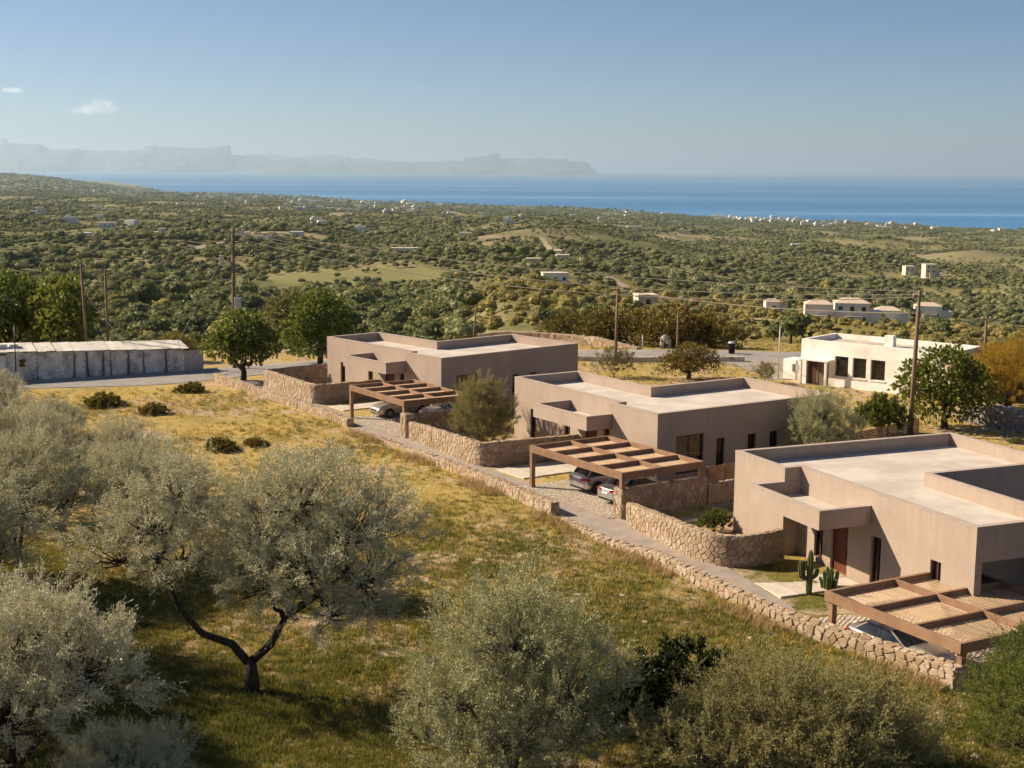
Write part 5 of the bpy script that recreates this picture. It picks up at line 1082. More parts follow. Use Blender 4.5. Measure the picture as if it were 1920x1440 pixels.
for k in range(4):
    mb = MB(); mb.box(-0.5, -0.4, -0.6, 0.5, 0.4, 1.0)
    if k % 2: mb.box(0.503, -0.3, -0.6, 0.9, 0.35, 0.62)
    if k > 1: mb.box(-0.3, -0.25, 1.003, 0.15, 0.2, 1.4)
    me = mb.mesh('distant_house'); me.materials.append(MATS['white_plaster' if k != 2 else 'cream_plaster']); _meshes.append(me)
for k, (x, y, z, w, h) in enumerate(FAR):
    o = link('distant_house', _meshes[k % 4], None, None, (x, y, zt(x, y)), (k * 1.7) % 0.8 - 0.4); o.scale = (w * 1.3, w * 1.15, h * 1.3)
    if k < 46: lb, gp = 'tiny pale house in the coastal village on the right', 'coastal village houses on the right'
    elif k < 80: lb, gp = 'tiny pale house in the coastal village left of centre', 'coastal village houses left of centre'
    elif k < 102: lb, gp = 'tiny pale house scattered along the middle of the coast', 'houses along the middle coast'
    elif k < 146: lb, gp = 'tiny pale house scattered on the plain left of centre', 'houses on the left plain'
    elif k < 158: lb, gp = 'tiny pale house scattered along the coast at far right', 'houses along the far right coast'
    else: lb, gp = 'tiny pale house in the hazy town at far left', 'houses of the hazy left town'
    tag(o, lb, 'house', gp, 'thing')
for k, (x, y, z, w, h) in enumerate(FAR2[::2]):
    o = link('distant_house', _meshes[k % 4], None, None, (x, y, zt(x, y) + 0.5), (k * 1.7) % 0.8 - 0.4); o.scale = (w * 1.3, w * 1.15, h * 1.3)
    p_ = 960 + 2576 * x / y; lb = 'tiny pale farmhouse among the groves ' + ('on the left' if p_ < 640 else 'in the middle' if p_ < 1280 else 'on the right')
    tag(o, lb, 'house', lb.replace('tiny pale farmhouse', 'farmhouses'), 'thing')

# ------------------------------------------------------------------ vegetation
leaf_mat('olive_silver', (0.58, 0.55, 0.355), (0.43, 0.415, 0.24), back=(0.61, 0.58, 0.41), trans=0.16, gloss=0.01, rnd=0.15)
leaf_mat('olive_pale', (0.41, 0.405, 0.20), (0.30, 0.305, 0.14), back=(0.45, 0.44, 0.26), trans=0.2, gloss=0.01, rnd=0.15)
leaf_mat('olive_green', (0.32, 0.275, 0.10), (0.22, 0.205, 0.068), back=(0.32, 0.29, 0.14), trans=0.24, gloss=0.01, rnd=0.18)
leaf_mat('bush_green', (0.18, 0.20, 0.04), (0.11, 0.14, 0.028), trans=0.3, gloss=0.02)
leaf_mat('bush_dark', (0.045, 0.06, 0.018), (0.03, 0.042, 0.014), trans=0.2, gloss=0.02)
leaf_mat('fig_green', (0.12, 0.165, 0.03), (0.17, 0.20, 0.04), trans=0.42, gloss=0.02)
leaf_mat('carob_dark', (0.15, 0.12, 0.026), (0.20, 0.14, 0.03), trans=0.2, gloss=0.02)
leaf_mat('golden_shrub', (0.30, 0.21, 0.045), (0.20, 0.17, 0.03), trans=0.35, gloss=0.015)
leaf_mat('orange_shrub', (0.46, 0.28, 0.035), (0.32, 0.20, 0.03), trans=0.35, gloss=0.015)
leaf_mat('pale_shrub', (0.26, 0.235, 0.10), (0.20, 0.19, 0.08), trans=0.3, gloss=0.02)
leaf_mat('grove_green', (0.30, 0.305, 0.145), (0.21, 0.225, 0.095), trans=0.32, gloss=0.015, rnd=0.3)
leaf_mat('grove_dark', (0.15, 0.175, 0.07), (0.22, 0.23, 0.09), trans=0.32, gloss=0.015, rnd=0.3)
leaf_mat('grove_yellow', (0.40, 0.33, 0.11), (0.29, 0.25, 0.08), trans=0.32, gloss=0.015, rnd=0.3)
leaf_mat('grass_gold', (0.57, 0.40, 0.11), (0.43, 0.31, 0.085), trans=0.35, gloss=0.03)
leaf_mat('grass_green', (0.12, 0.14, 0.022), (0.20, 0.18, 0.035), trans=0.35, gloss=0.03)
leaf_mat('grass_dry', (0.50, 0.36, 0.17), (0.38, 0.26, 0.11), trans=0.3, gloss=0.03)
M('bark_dark', (0.075, 0.058, 0.043), (0.035, 0.027, 0.02), 5.0, 0.95, 0.03, 14, stretch=(2, 2, 0.5))
M('bark_grey', (0.17, 0.145, 0.12), (0.09, 0.075, 0.06), 5.0, 0.95, 0.02, 14, stretch=(2, 2, 0.5))
def unit(a): return a / np.maximum(np.linalg.norm(a, axis=-1, keepdims=True), 1e-9)
def leaf_quads(P, D, L, W, rng):
    n = len(P); r = rng.normal(size=(n, 3)); S = unit(np.cross(D, r)); L = np.broadcast_to(L, (n,))[:, None]; W = np.broadcast_to(W, (n,))[:, None]
    V = np.stack([P, P + D * L * 0.45 + S * W * 0.5, P + D * L, P + D * L * 0.45 - S * W * 0.5], 1).reshape(-1, 3)
    return V, np.arange(4 * n).reshape(-1, 4)
def blob_points(blobs, n, rng, shell=0.33, low=-0.55):
    B = np.array(blobs, float); w = (B[:, 3] * B[:, 4] * B[:, 5]) ** 0.67; k = rng.choice(len(B), n, p=w / w.sum())
    d = unit(rng.normal(size=(n, 3))); d[:, 2] = np.where(d[:, 2] < low, -d[:, 2], d[:, 2])
    r = rng.uniform(0, 1, n) ** shell
    lump = 1 + 0.16 * np.sin(d[:, 0] * 7 + k * 2.1) * np.sin(d[:, 1] * 6 + k) + 0.10 * np.sin(d[:, 2] * 9 + 3 * d[:, 0])
    P = B[k, :3] + d * B[k, 3:6] * (r * lump)[:, None]
    return P, unit(d / B[k, 3:6]), k
def curve_pts(a, b, rng, wob, n=6):
    a = np.array(a, float); b = np.array(b, float); L = np.linalg.norm(b - a); t = np.linspace(0, 1, n)[:, None]
    off = np.zeros((n, 3)); off[1:-1] = rng.normal(size=(n - 2, 3)) * wob * L
    return a + (b - a) * t + off + np.array([0, 0, 1]) * (np.sin(t * math.pi) * -0.06 * L)
def spray_tree(seed, blobs, limbs, sprays=1100, plume=9, shoots=5, leaves=16, ll=0.085, lw=0.026, slen=(0.40, 1.05), up=0.55, trunk_r=0.2, thin=120, low=-0.55, shell=0.33, droop=0.15):
    """feathery crown of leafy shoots over a branching frame; limbs: lists of points from the base, first is the trunk"""
    rng = np.random.default_rng(seed)
    main = list(blobs); extra = []
    for b in main:
        for q in range(4):
            d = unit(rng.normal(size=3)); d[2] = abs(d[2]) * 0.9 - 0.2; f = rng.uniform(0.32, 0.55)
            extra.append((b[0] + d[0] * b[3] * 0.85, b[1] + d[1] * b[4] * 0.85, b[2] + d[2] * b[5] * 0.9, b[3] * f, b[4] * f, b[5] * f))
    # plumes: clusters of leafy shoots fanning outwards and up, with gaps between them
    npl = max(24, sprays // plume)
    cand, cd, ck = blob_points([(*b[:3], b[3] * 0.84, b[4] * 0.84, b[5] * 0.84) for b in main] + extra, npl * 5, rng, shell, low)
    pick = [0]; dmin = np.full(len(cand), 1e9)
    for _ in range(npl - 1):
        dmin = np.minimum(dmin, np.linalg.norm(cand - cand[pick[-1]], axis=1)); pick.append(int(np.argmax(dmin * rng.uniform(0.55, 1.0, len(dmin)))))
    P, D = cand[pick], cd[pick]
    D = unit(D + np.array([0, 0, up]) + rng.normal(size=D.shape) * 0.22); PL = rng.uniform(*slen, len(P)) * 1.35 * np.where(rng.uniform(0, 1, len(P)) < 0.2, 1.35, 1.0)
    ns = plume * shoots // 2; t0 = rng.uniform(0, 0.75, (len(P), ns)) ** 0.8
    Ps = (P[:, None] + D[:, None] * (PL[:, None] * t0)[..., None] + rng.normal(size=(len(P), ns, 3)) * 0.05).reshape(-1, 3)
    Ds = unit(np.repeat(D, ns, 0) + rng.normal(size=(len(Ps), 3)) * 0.42); Ls = np.repeat(PL, ns) * rng.uniform(0.28, 0.55, len(Ps)); t = np.linspace(0.05, 1, leaves)
    bend = unit(rng.normal(size=Ps.shape)) * 0.10; bend[:, 2] -= droop
    C = Ps[:, None] + Ds[:, None] * (Ls[:, None] * t)[..., None] + bend[:, None] * (Ls[:, None] * t ** 2)[..., None]
    LD = unit(np.repeat(Ds, leaves, 0) * 1.0 + rng.normal(size=(len(Ps) * leaves, 3)) * 0.5)
    V, F = leaf_quads(C.reshape(-1, 3) + rng.normal(size=(len(Ps) * leaves, 3)) * 0.015, LD, rng.uniform(0.7, 1.25, len(LD)) * ll, rng.uniform(0.8, 1.2, len(LD)) * lw, rng)
    sprays = len(P)
    crown = np_mesh('crown', V, F)
    mb = MB()
    tr = limbs[0]; n = len(tr); mb.tube(tr, [trunk_r * (1.25 - 0.55 * i / (n - 1)) for i in range(n)], 9)
    for lm in limbs[1:]:
        q = len(lm); mb.tube(lm, [trunk_r * (0.62 - 0.42 * i / (q - 1)) for i in range(q)], 7)
    nodes = np.array([p for lm in limbs for p in lm[1:]] + [b[:3] for b in blobs], float)
    B = np.array(blobs)
    for i, b in enumerate(blobs):
        j = np.argmin(np.linalg.norm(nodes[:-len(blobs)] - B[i, :3] + np.array([0, 0, b[5] * 0.3]), axis=1)); mb.tube(curve_pts(nodes[j], b[:3], rng, 0.06), list(np.linspace(trunk_r * 0.34, trunk_r * 0.2, 6)), 6, False)
    for i in rng.choice(sprays, min(thin, sprays), False):
        a = nodes[np.argmin(np.linalg.norm(nodes - P[i], axis=1))]; mb.tube(curve_pts(a, P[i] + D[i] * 0.25, rng, 0.05, 5), list(np.linspace(trunk_r * 0.15, 0.008, 5)), 4, False)
    wood = mb.mesh('trunk'); smooth(wood)
    return crown, wood
def plant(name, label, cat, meshes, x, y, s, rz, leaf, bark='bark_grey', group=None, z=None, sz=None):
    o = thing(name, label, cat, (x, y, (zt(x, y) if z is None else z) - 0.02), rz, group); o.scale = (s, s, s if sz is None else sz)
    for nm, me, mt in (('crown', meshes[0], leaf), ('trunk', meshes[1], bark)):
        if me is None: continue
        c = link(nm, me, None, o)
        if len(me.materials) == 0: me.materials.append(MATS[mt])
        elif me.materials[0] != MATS[mt]:
            c.material_slots[0].link = 'OBJECT'; c.material_slots[0].material = MATS[mt]
    return o
# --- the old olives in front
OA = spray_tree(11, [(0, 0, 4.3, 2.3, 2.2, 1.9), (-2.0, 0.4, 3.6, 1.8, 1.7, 1.4), (1.9, -0.5, 3.7, 1.9, 1.8, 1.5), (0.3, 1.9, 3.8, 1.8, 1.6, 1.4), (-0.4, -1.7, 3.3, 1.7, 1.6, 1.3)],
     [[(0, 0, -0.3), (0.1, 0, 0.5), (0.05, 0.05, 1.2)], [(0.05, 0.05, 1.1), (-0.7, 0.2, 1.9), (-1.5, 0.3, 2.9)], [(0.05, 0.05, 1.1), (0.8, -0.2, 2.0), (1.6, -0.4, 3.0)], [(0.05, 0.05, 1.2), (0.1, 0.6, 2.3), (0.2, 1.2, 3.2)]], sprays=3600, thin=300)
OB = spray_tree(12, [(0, 0, 4.6, 1.9, 1.9, 2.0), (-1.4, -0.3, 3.1, 1.8, 1.7, 1.7), (1.5, -0.2, 3.0, 1.8, 1.7, 1.7), (0.0, 1.2, 3.3, 1.8, 1.6, 1.8), (-0.3, -1.3, 2.2, 1.9, 1.5, 1.5), (-1.9, 0.2, 1.6, 1.6, 1.4, 1.3), (1.9, 0, 1.5, 1.6, 1.4, 1.2), (0.2, -1.6, 0.9, 1.9, 1.3, 1.0), (-1.2, -1.2, 0.7, 1.5, 1.2, 0.9)],
     [[(0, 0, -0.3), (0.05, 0, 0.4), (0.0, 0.05, 0.9)], [(0, 0, 0.2), (-0.6, -0.1, 1.4), (-1.1, -0.2, 2.6)], [(0, 0, 0.2), (0.7, -0.1, 1.4), (1.2, -0.1, 2.6)], [(0, 0, 0.4), (0.1, -0.4, 1.8), (0.1, -0.6, 3.3)], [(0, 0, 0.4), (-0.2, 0.4, 2.0), (-0.1, 0.5, 3.8)]], sprays=4200, thin=380, up=0.9, low=-0.3, droop=0.05)
OC = spray_tree(13, [(0, 0, 2.3, 2.4, 2.2, 1.7), (-2.1, 0.5, 1.8, 1.9, 1.8, 1.4), (2.2, 0.2, 1.9, 2.0, 1.8, 1.5), (0.4, -1.4, 1.6, 2.0, 1.6, 1.3), (0.2, 1.6, 2.4, 1.8, 1.6, 1.5)],
     [[(0, 0, -0.3), (0, 0, 0.3), (0, 0, 0.6)], [(0, 0, 0.1), (-0.9, 0.2, 0.9), (-1.8, 0.4, 1.7)], [(0, 0, 0.1), (0.9, 0, 0.9), (1.9, 0.1, 1.8)], [(0, 0, 0.2), (0.2, -0.6, 1.1), (0.3, -1.1, 1.8)], [(0, 0, 0.2), (0.1, 0.5, 1.4), (0.1, 1.0, 2.5)]], sprays=4000, thin=340, ll=0.075, lw=0.026, up=0.65, low=-0.3)
HERO = spray_tree(14, [(1.6, 1.0, 6.3, 2.3, 2.2, 1.5), (3.3, 0.6, 5.3, 2.0, 1.9, 1.5), (0.3, 0.9, 5.0, 1.8, 1.8, 1.5), (2.2, -0.4, 4.3, 2.1, 1.8, 1.3), (4.0, -0.2, 4.0, 1.4, 1.5, 1.1), (2.9, -0.6, 3.0, 1.6, 1.4, 1.0), (0.6, 0.2, 3.6, 1.4, 1.4, 1.0),
      (-3.3, 0.5, 5.6, 1.5, 1.5, 1.4), (-2.6, 1.0, 6.6, 1.3, 1.4, 1.2), (-4.3, 0.2, 4.6, 1.5, 1.4, 1.1), (-2.3, 0.0, 4.6, 1.2, 1.3, 1.0)],
     [[(0, 0, -0.4), (0.05, 0, 0.5), (0.02, 0, 1.15)], [(0.0, 0, 1.0), (-0.6, 0.0, 1.75), (-1.6, 0.0, 2.1), (-2.4, 0.1, 2.9), (-2.8, 0.2, 3.9), (-3.1, 0.3, 4.7)], [(0.02, 0, 1.1), (0.7, 0.0, 1.7), (1.2, 0.05, 2.6), (1.6, 0.1, 3.5), (1.9, 0.3, 4.4)], [(1.3, 0.05, 2.8), (2.4, 0.1, 3.5), (3.3, 0.2, 4.2)]],
     sprays=5600, thin=420, trunk_r=0.27, low=-0.45)
plant('olive_tree', 'large olive with two crowns on dark forked limbs in the shaded grass', 'tree', HERO, -9.05, 45.7, 1.0, 0.0, 'olive_silver', 'bark_dark')
G_O = 'silvery olive trees in front'
plant('olive_tree', 'silvery olive cut off by the bottom left corner', 'tree', OA, -14.2, 37.0, 0.98, 0.5, 'olive_silver', 'bark_dark', G_O)
plant('olive_tree', 'low silvery shoots right of the bottom left olive', 'tree', OC, -10.9, 36.6, 0.52, 1.1, 'olive_silver', 'bark_dark', G_O)
plant('olive_tree', 'bushy upright olive at bottom centre with pale bare stems', 'tree', OB, 0.1, 38.9, 0.97, 0.2, 'olive_pale', 'bark_grey', G_O, -0.4)
plant('olive_tree', 'broad olive brown bush at bottom right in front of the low wall', 'tree', OC, 7.7, 37.0, 0.92, 0.4, 'olive_green', 'bark_grey', G_O)
plant('olive_tree', 'tall olive bush growing against the low wall at bottom right', 'tree', OC, 10.8, 39.6, 0.66, 2.2, 'olive_green', 'bark_grey', G_O)
plant('olive_tree', 'silvery olive at the left edge above the bottom left tree', 'tree', OA, -21.6, 58.5, 1.0, 2.0, 'olive_silver', 'bark_dark', G_O)
plant('olive_tree', 'silvery olive behind the large two crowned olive on its left', 'tree', OA, -17.4, 62.5, 0.84, 3.4, 'olive_silver', 'bark_dark', G_O)
plant('olive_tree', 'broad silvery olive at the left edge in the middle of the grove', 'tree', OA, -25.6, 69.5, 0.95, 4.4, 'olive_silver', 'bark_dark', G_O)
plant('olive_tree', 'silvery olive next to the field edge in the middle of the grove', 'tree', OB, -21.4, 74.0, 0.66, 1.4, 'olive_silver', 'bark_dark', G_O)
plant('olive_tree', 'silvery olive far left near the road', 'tree', OA, -34.2, 86.5, 0.82, 5.2, 'olive_silver', 'bark_dark', G_O)
plant('olive_tree', 'silvery olive near the road beside a grassy shrub', 'tree', OC, -30.8, 91.5, 0.6, 2.6, 'olive_silver', 'bark_dark', G_O)
plant('olive_tree', 'small silvery olive peeking above the large two crowned olive', 'tree', OA, -9.6, 56.5, 0.60, 1.0, 'olive_silver', 'bark_dark', G_O)
plant('olive_tree', 'silvery olive far left at the grove rim beside the road verge', 'tree', OC, -37.5, 95.0, 0.62, 0.6, 'olive_silver', 'bark_dark', G_O)
for k, (x, y, s_) in enumerate([(-20.6, 42.0, 1.15), (-21.4, 48.0, 1.15), (-24.5, 48.5, 1.25), (-19.0, 33.0, 1.2), (-27.5, 57.0, 1.2)]):  # unseen olives of the grove, added to shade the foreground grass
    plant('olive_tree', 'silvery olive of the grove beyond the left edge', 'tree', OA, x, y, s_, k * 1.9, 'olive_silver', 'bark_dark', 'olives beyond the left edge')
# --- denser shrubs and garden trees
DB = spray_tree(15, [(0, 0, 1.2, 1.5, 1.4, 1.25), (-0.8, 0.2, 1.0, 1.1, 1.1, 1.0), (0.9, -0.1, 1.0, 1.1, 1.1, 1.0)], [[(0, 0, -0.2), (0, 0, 0.3), (0, 0, 0.6)], [(0, 0, 0.2), (-0.4, 0, 0.7), (-0.6, 0, 1.0)]], sprays=1300, thin=60, ll=0.10, lw=0.05, slen=(0.2, 0.45), low=-0.2, trunk_r=0.1)
plant('shrub', 'very dark dense round shrub in shade at the bottom', 'shrub', DB, 5.1, 41.2, 1.15, 0.0, 'bush_dark', 'bark_dark')
plant('shrub', 'bright green leafy shrub filling the bottom right corner', 'shrub', OC, 16.3, 39.6, 0.72, 1.0, 'bush_green', 'bark_grey')
plant('shrub', 'second bright green shrub at the right edge below the near pergola', 'shrub', OC, 18.4, 41.5, 0.8, 2.0, 'bush_green', 'bark_grey')
plant('shrub', 'small dark green shrub behind the curved stone wall', 'shrub', DB, 10.3, 67.6, 0.42, 0.0, 'bush_green', 'bark_dark')
plant('olive_tree', 'bushy garden olive inside the curved wall between far and middle villas', 'tree', OB, -2.0, 89.3, 0.68, 0.7, 'olive_green', 'bark_grey')
BAM = spray_tree(16, [(0, 0, 2.6, 1.5, 1.4, 1.3), (-1.3, 0.2, 1.9, 1.3, 1.2, 1.1), (1.4, -0.1, 2.2, 1.4, 1.2, 1.1), (0.2, 0.8, 1.5, 1.5, 1.2, 1.0)], [[(0, 0, -0.2), (0, 0, 0.4), (0, 0, 0.8)], [(0, 0, 0.3), (-0.6, 0.1, 1.2), (-1.1, 0.2, 1.8)], [(0, 0, 0.3), (0.7, 0, 1.3), (1.2, 0, 2.0)]], sprays=760, shoots=3, leaves=8, thin=80, ll=0.22, lw=0.06, trunk_r=0.09)
plant('garden_tree', 'rounded grey green olive in front of the right end of the middle villa', 'tree', OB, 18.9, 82.4, 0.72, 0.3, 'olive_pale', 'bark_grey')
plant('shrub', 'dark green shrub at the foot of the tall brown pole', 'shrub', DB, 25.6, 93.6, 1.0, 0.3, 'bush_green', 'bark_dark')
plant('shrub', 'grey green upright shrub behind the farthest villa corner', 'shrub', BAM, 9.0, 120.2, 0.6, 0.0, 'pale_shrub', 'bark_grey')
plant('shrub', 'grassy green shrub at the field edge near the olives', 'shrub', DB, -31.2, 103.6, 0.8, 1.0, 'golden_shrub', 'bark_dark', None, -0.4, 0.5)
def fig(seed, s=1.0, n=3600, ll=0.30, blobs=None, lw=0.22):
    rng = np.random.default_rng(seed)
    blobs = blobs or [(0, 0, 3.3, 1.9, 1.8, 1.7), (-1.3, 0, 2.5, 1.4, 1.4, 1.2), (1.4, 0.1, 2.6, 1.5, 1.4, 1.3), (0.1, -0.9, 2.1, 1.5, 1.2, 1.1)]
    P, D, k = blob_points(blobs, n, rng, 0.25, -0.7); D = unit(D + rng.normal(size=D.shape) * 0.55 + np.array([0, 0, -0.1]))
    V, F = leaf_quads(P, D, rng.uniform(0.7, 1.2, n) * ll, rng.uniform(0.8, 1.2, n) * lw, rng); cr = np_mesh('crown', V, F)
    mb = MB(); mb.tube([(0, 0, -0.3), (0.1, 0, 0.6), (0, 0, 1.2)], [0.28, 0.2, 0.17], 8)
    for b in blobs: mb.tube(curve_pts((0, 0, 0.8), b[:3], rng, 0.08), list(np.linspace(0.13, 0.05, 6)), 6, False)
    for i in rng.choice(n, 60, False): mb.tube(curve_pts(blobs[k[i]][:3], P[i], rng, 0.05, 4), [0.04, 0.03, 0.02, 0.01], 4, False)
    w = mb.mesh('trunk'); smooth(w); return cr, w
FA, FB = fig(31), fig(32, n=4200, blobs=[(0, 0, 3.4, 2.1, 2.0, 1.8), (-1.6, 0.3, 2.6, 1.6, 1.5, 1.5), (1.7, -0.2, 2.7, 1.7, 1.5, 1.5), (0.1, 0.2, 1.5, 2.3, 1.7, 1.2)])
CV = fig(33, n=4500, ll=0.20, lw=0.14, blobs=[(0, 0, 2.0, 2.2, 1.9, 1.6), (-1.6, 0, 1.5, 1.7, 1.6, 1.3), (1.7, 0.1, 1.6, 1.8, 1.6, 1.3)])
plant('fig_tree', 'broad leaved green tree leaning over the low wall at the road', 'tree', FA, -23.2, 117.0, 1.2, 0.4, 'fig_green', 'bark_dark')
plant('fig_tree', 'broad leaved green tree beside the farthest villa', 'tree', FB, -17.9, 126.6, 1.32, 1.2, 'fig_green', 'bark_dark')
plant('round_tree', 'pale yellowish round tree peeking between the two broad leaved trees', 'tree', FB, -22.0, 136.5, 1.15, 0.0, 'pale_shrub', 'bark_dark')
plant('fig_tree', 'big backlit green tree behind the shed, right one', 'tree', FB, -42.5, 129.0, 1.5, 2.2, 'fig_green', 'bark_dark')
plant('fig_tree', 'big backlit green tree behind the shed at the left edge', 'tree', FB, -48.0, 130.0, 1.55, 0.9, 'fig_green', 'bark_dark')
plant('shrub', 'yellow shrub showing over the shed roof', 'shrub', CV, -32.0, 128.5, 0.75, 0.0, 'golden_shrub', 'bark_dark')
plant('fig_tree', 'dark green tree in front of the abandoned building', 'tree', FB, 31.0, 96.6, 1.12, 2.7, 'bush_green', 'bark_dark')
plant('shrub', 'orange tinted feathery bush at the right edge', 'shrub', OC, 38.3, 105.0, 1.0, 0.0, 'orange_shrub', 'bark_dark')
plant('shrub', 'second orange bush behind the first at the right edge', 'shrub', OC, 41.5, 108.5, 1.1, 2.0, 'orange_shrub', 'bark_dark')
plant('shrub', 'big spreading olive brown shrub behind the middle villa', 'shrub', CV, 15.5, 119.5, 0.88, 0.3, 'carob_dark', 'bark_dark')
plant('shrub', 'shrub just left of the abandoned building with dry stems', 'shrub', BAM, 21.8, 117.2, 0.42, 1.3, 'pale_shrub', 'bark_grey')
for k, (x, y, s, l_) in enumerate([(6.0, 151.5, 1.1, 'leftmost'), (9.6, 148.8, 1.3, 'second from left'), (13.3, 147.0, 1.35, 'third from left'), (17.3, 146.2, 1.5, 'fourth from left'), (21.3, 147.2, 1.3, 'rightmost')]):
    plant('carob_bush', 'dark rounded bush in the row beyond the road, ' + l_, 'bush', CV, x, y, s, k * 1.3, 'carob_dark', 'bark_dark', 'dark bushes beyond the road', zt(x, y) - 0.75 * s)
for k, (x, y, s, l_, mt) in enumerate([(-26.3, 110.6, 0.62, 'golden leafy shrub at the field corner by the road', 'golden_shrub'), (-26.4, 99.8, 0.60, 'tufted green shrub alone in the golden field', 'golden_shrub'), (-18.9, 88.3, 0.62, 'tufted shrub beside a bare dark patch in the field', 'golden_shrub'), (-17.0, 89.6, 0.42, 'small shrub right of the tufted one on the bare patch', 'golden_shrub'), (30.0, 118.0, 0.35, 'small grey shrub before the abandoned building door', 'pale_shrub'), (34.2, 91.5, 0.3, 'small bare shrub on the grass right of the near villa', 'pale_shrub')]):
    plant('shrub', l_, 'shrub', DB, x, y, s, k, mt, 'bark_dark', None, zt(x, y) - 0.42 * s, s * 0.6)

# --- trees of the valley: crown shells of leaf clumps around a solid heart
def grove_crown(seed, n, q, lobes=5, flat=0.8):
    rng = np.random.default_rng(seed)
    blobs = [(0, 0, 2.6, 1.9, 1.9, 1.5 * flat)] + [(rng.uniform(-1.6, 1.6), rng.uniform(-1.6, 1.6), rng.uniform(1.7, 3.0), rng.uniform(1.0, 1.6), rng.uniform(1.0, 1.6), rng.uniform(0.8, 1.3) * flat) for _ in range(lobes)]
    P, D, k = blob_points(blobs, n, rng, 0.08, -0.8); S = unit(np.cross(D, rng.normal(size=D.shape))); T = np.cross(D, S)
    Nn = unit(D + rng.normal(size=D.shape) * 0.45); S = unit(np.cross(Nn, rng.normal(size=D.shape))); T = np.cross(Nn, S)
    w = (rng.uniform(0.6, 1.3, n) * q)[:, None]
    V = np.stack([P - S * w * 0.5, P - T * w * 0.5, P + S * w * 0.5, P + T * w * 0.5], 1).reshape(-1, 3); F = np.arange(4 * n).reshape(-1, 4)
    me = np_mesh('crown', V, F)
    bm = bmesh.new(); bm.from_mesh(me)
    for b in blobs:
        bmesh.ops.create_icosphere(bm, subdivisions=1 if n < 150 else 2, radius=0.86, matrix=Matrix.Translation(b[:3]) @ Matrix.Diagonal((b[3], b[4], b[5], 1)))
    bm.to_mesh(me); bm.free(); return me
TRK = MB().tube([(0, 0, -1.0), (0.1, 0, 0.8), (0, 0.1, 2.0)], [0.28, 0.2, 0.14], 6).mesh('trunk')
GROVE = []
for k, (mt, n, q) in enumerate([('grove_green', 420, 0.5), ('grove_green', 420, 0.5), ('grove_dark', 460, 0.55), ('grove_dark', 460, 0.5), ('grove_yellow', 360, 0.5), ('grove_yellow', 360, 0.45)]):
    me = grove_crown(100 + k, n, q, 4 + k % 3, 0.75 + 0.12 * (k % 2)); me.materials.append(MATS[mt]); GROVE.append(me)
TRK.materials.append(MATS['bark_dark'])
GFAR = []
for k, mt in enumerate(['grove_green', 'grove_green', 'grove_dark', 'grove_dark', 'grove_yellow', 'grove_yellow']):
    me = grove_crown(140 + k, 70, 1.1, 3, 0.75); me.materials.append(MATS[mt]); GFAR.append(me)
def instancer(name, P, sc, rz, idx, protos):
    coll = bpy.data.collections.new(name + '_kinds')
    for i, me in enumerate(protos):
        coll.objects.link(bpy.data.objects.new('%s_kind_%02d' % (name, i), me))
    me = np_mesh(name, P, [])
    for nm, tp, val in (('sc', 'FLOAT', sc), ('rz', 'FLOAT', rz), ('kd', 'INT', idx)):
        at = me.attributes.new(nm, tp, 'POINT'); at.data.foreach_set('value', np.asarray(val, np.int32 if tp == 'INT' else np.float32))
    o = link(name, me)
    ng = bpy.data.node_groups.new(name, 'GeometryNodeTree')
    ng.interface.new_socket('Geometry', in_out='INPUT', socket_type='NodeSocketGeometry'); ng.interface.new_socket('Geometry', in_out='OUTPUT', socket_type='NodeSocketGeometry')
    N, L = ng.nodes, ng.links
    gi, go = N.new('NodeGroupInput'), N.new('NodeGroupOutput'); ip = N.new('GeometryNodeInstanceOnPoints'); ci = N.new('GeometryNodeCollectionInfo')
    ci.inputs['Collection'].default_value = coll; ci.inputs['Separate Children'].default_value = True; ci.inputs['Reset Children'].default_value = True
    def na(nm, tp):
        a = N.new('GeometryNodeInputNamedAttribute'); a.data_type = tp; a.inputs['Name'].default_value = nm
        return [s for s in a.outputs if s.enabled and s.name == 'Attribute'][0]
    mp = N.new('GeometryNodeMeshToPoints'); L.new(gi.outputs[0], mp.inputs[0])
    L.new(mp.outputs[0], ip.inputs['Points']); L.new(ci.outputs[0], ip.inputs['Instance']); ip.inputs['Pick Instance'].default_value = True
    L.new(na('kd', 'INT'), ip.inputs['Instance Index'])
    cx = N.new('ShaderNodeCombineXYZ'); L.new(na('rz', 'FLOAT'), cx.inputs[2]); L.new(cx.outputs[0], ip.inputs['Rotation'])
    L.new(na('sc', 'FLOAT'), ip.inputs['Scale']); L.new(ip.outputs[0], go.inputs[0])
    md = o.modifiers.new('scatter', 'NODES'); md.node_group = ng
    return o
def pxy(x, y, z):
    c, s = math.cos(PITCH), math.sin(PITCH); zz = z - CAM_H; d = y * c - zz * s; u = y * s + zz * c
    return 960 + 2576 * x / d, 720 - 2576 * u / d
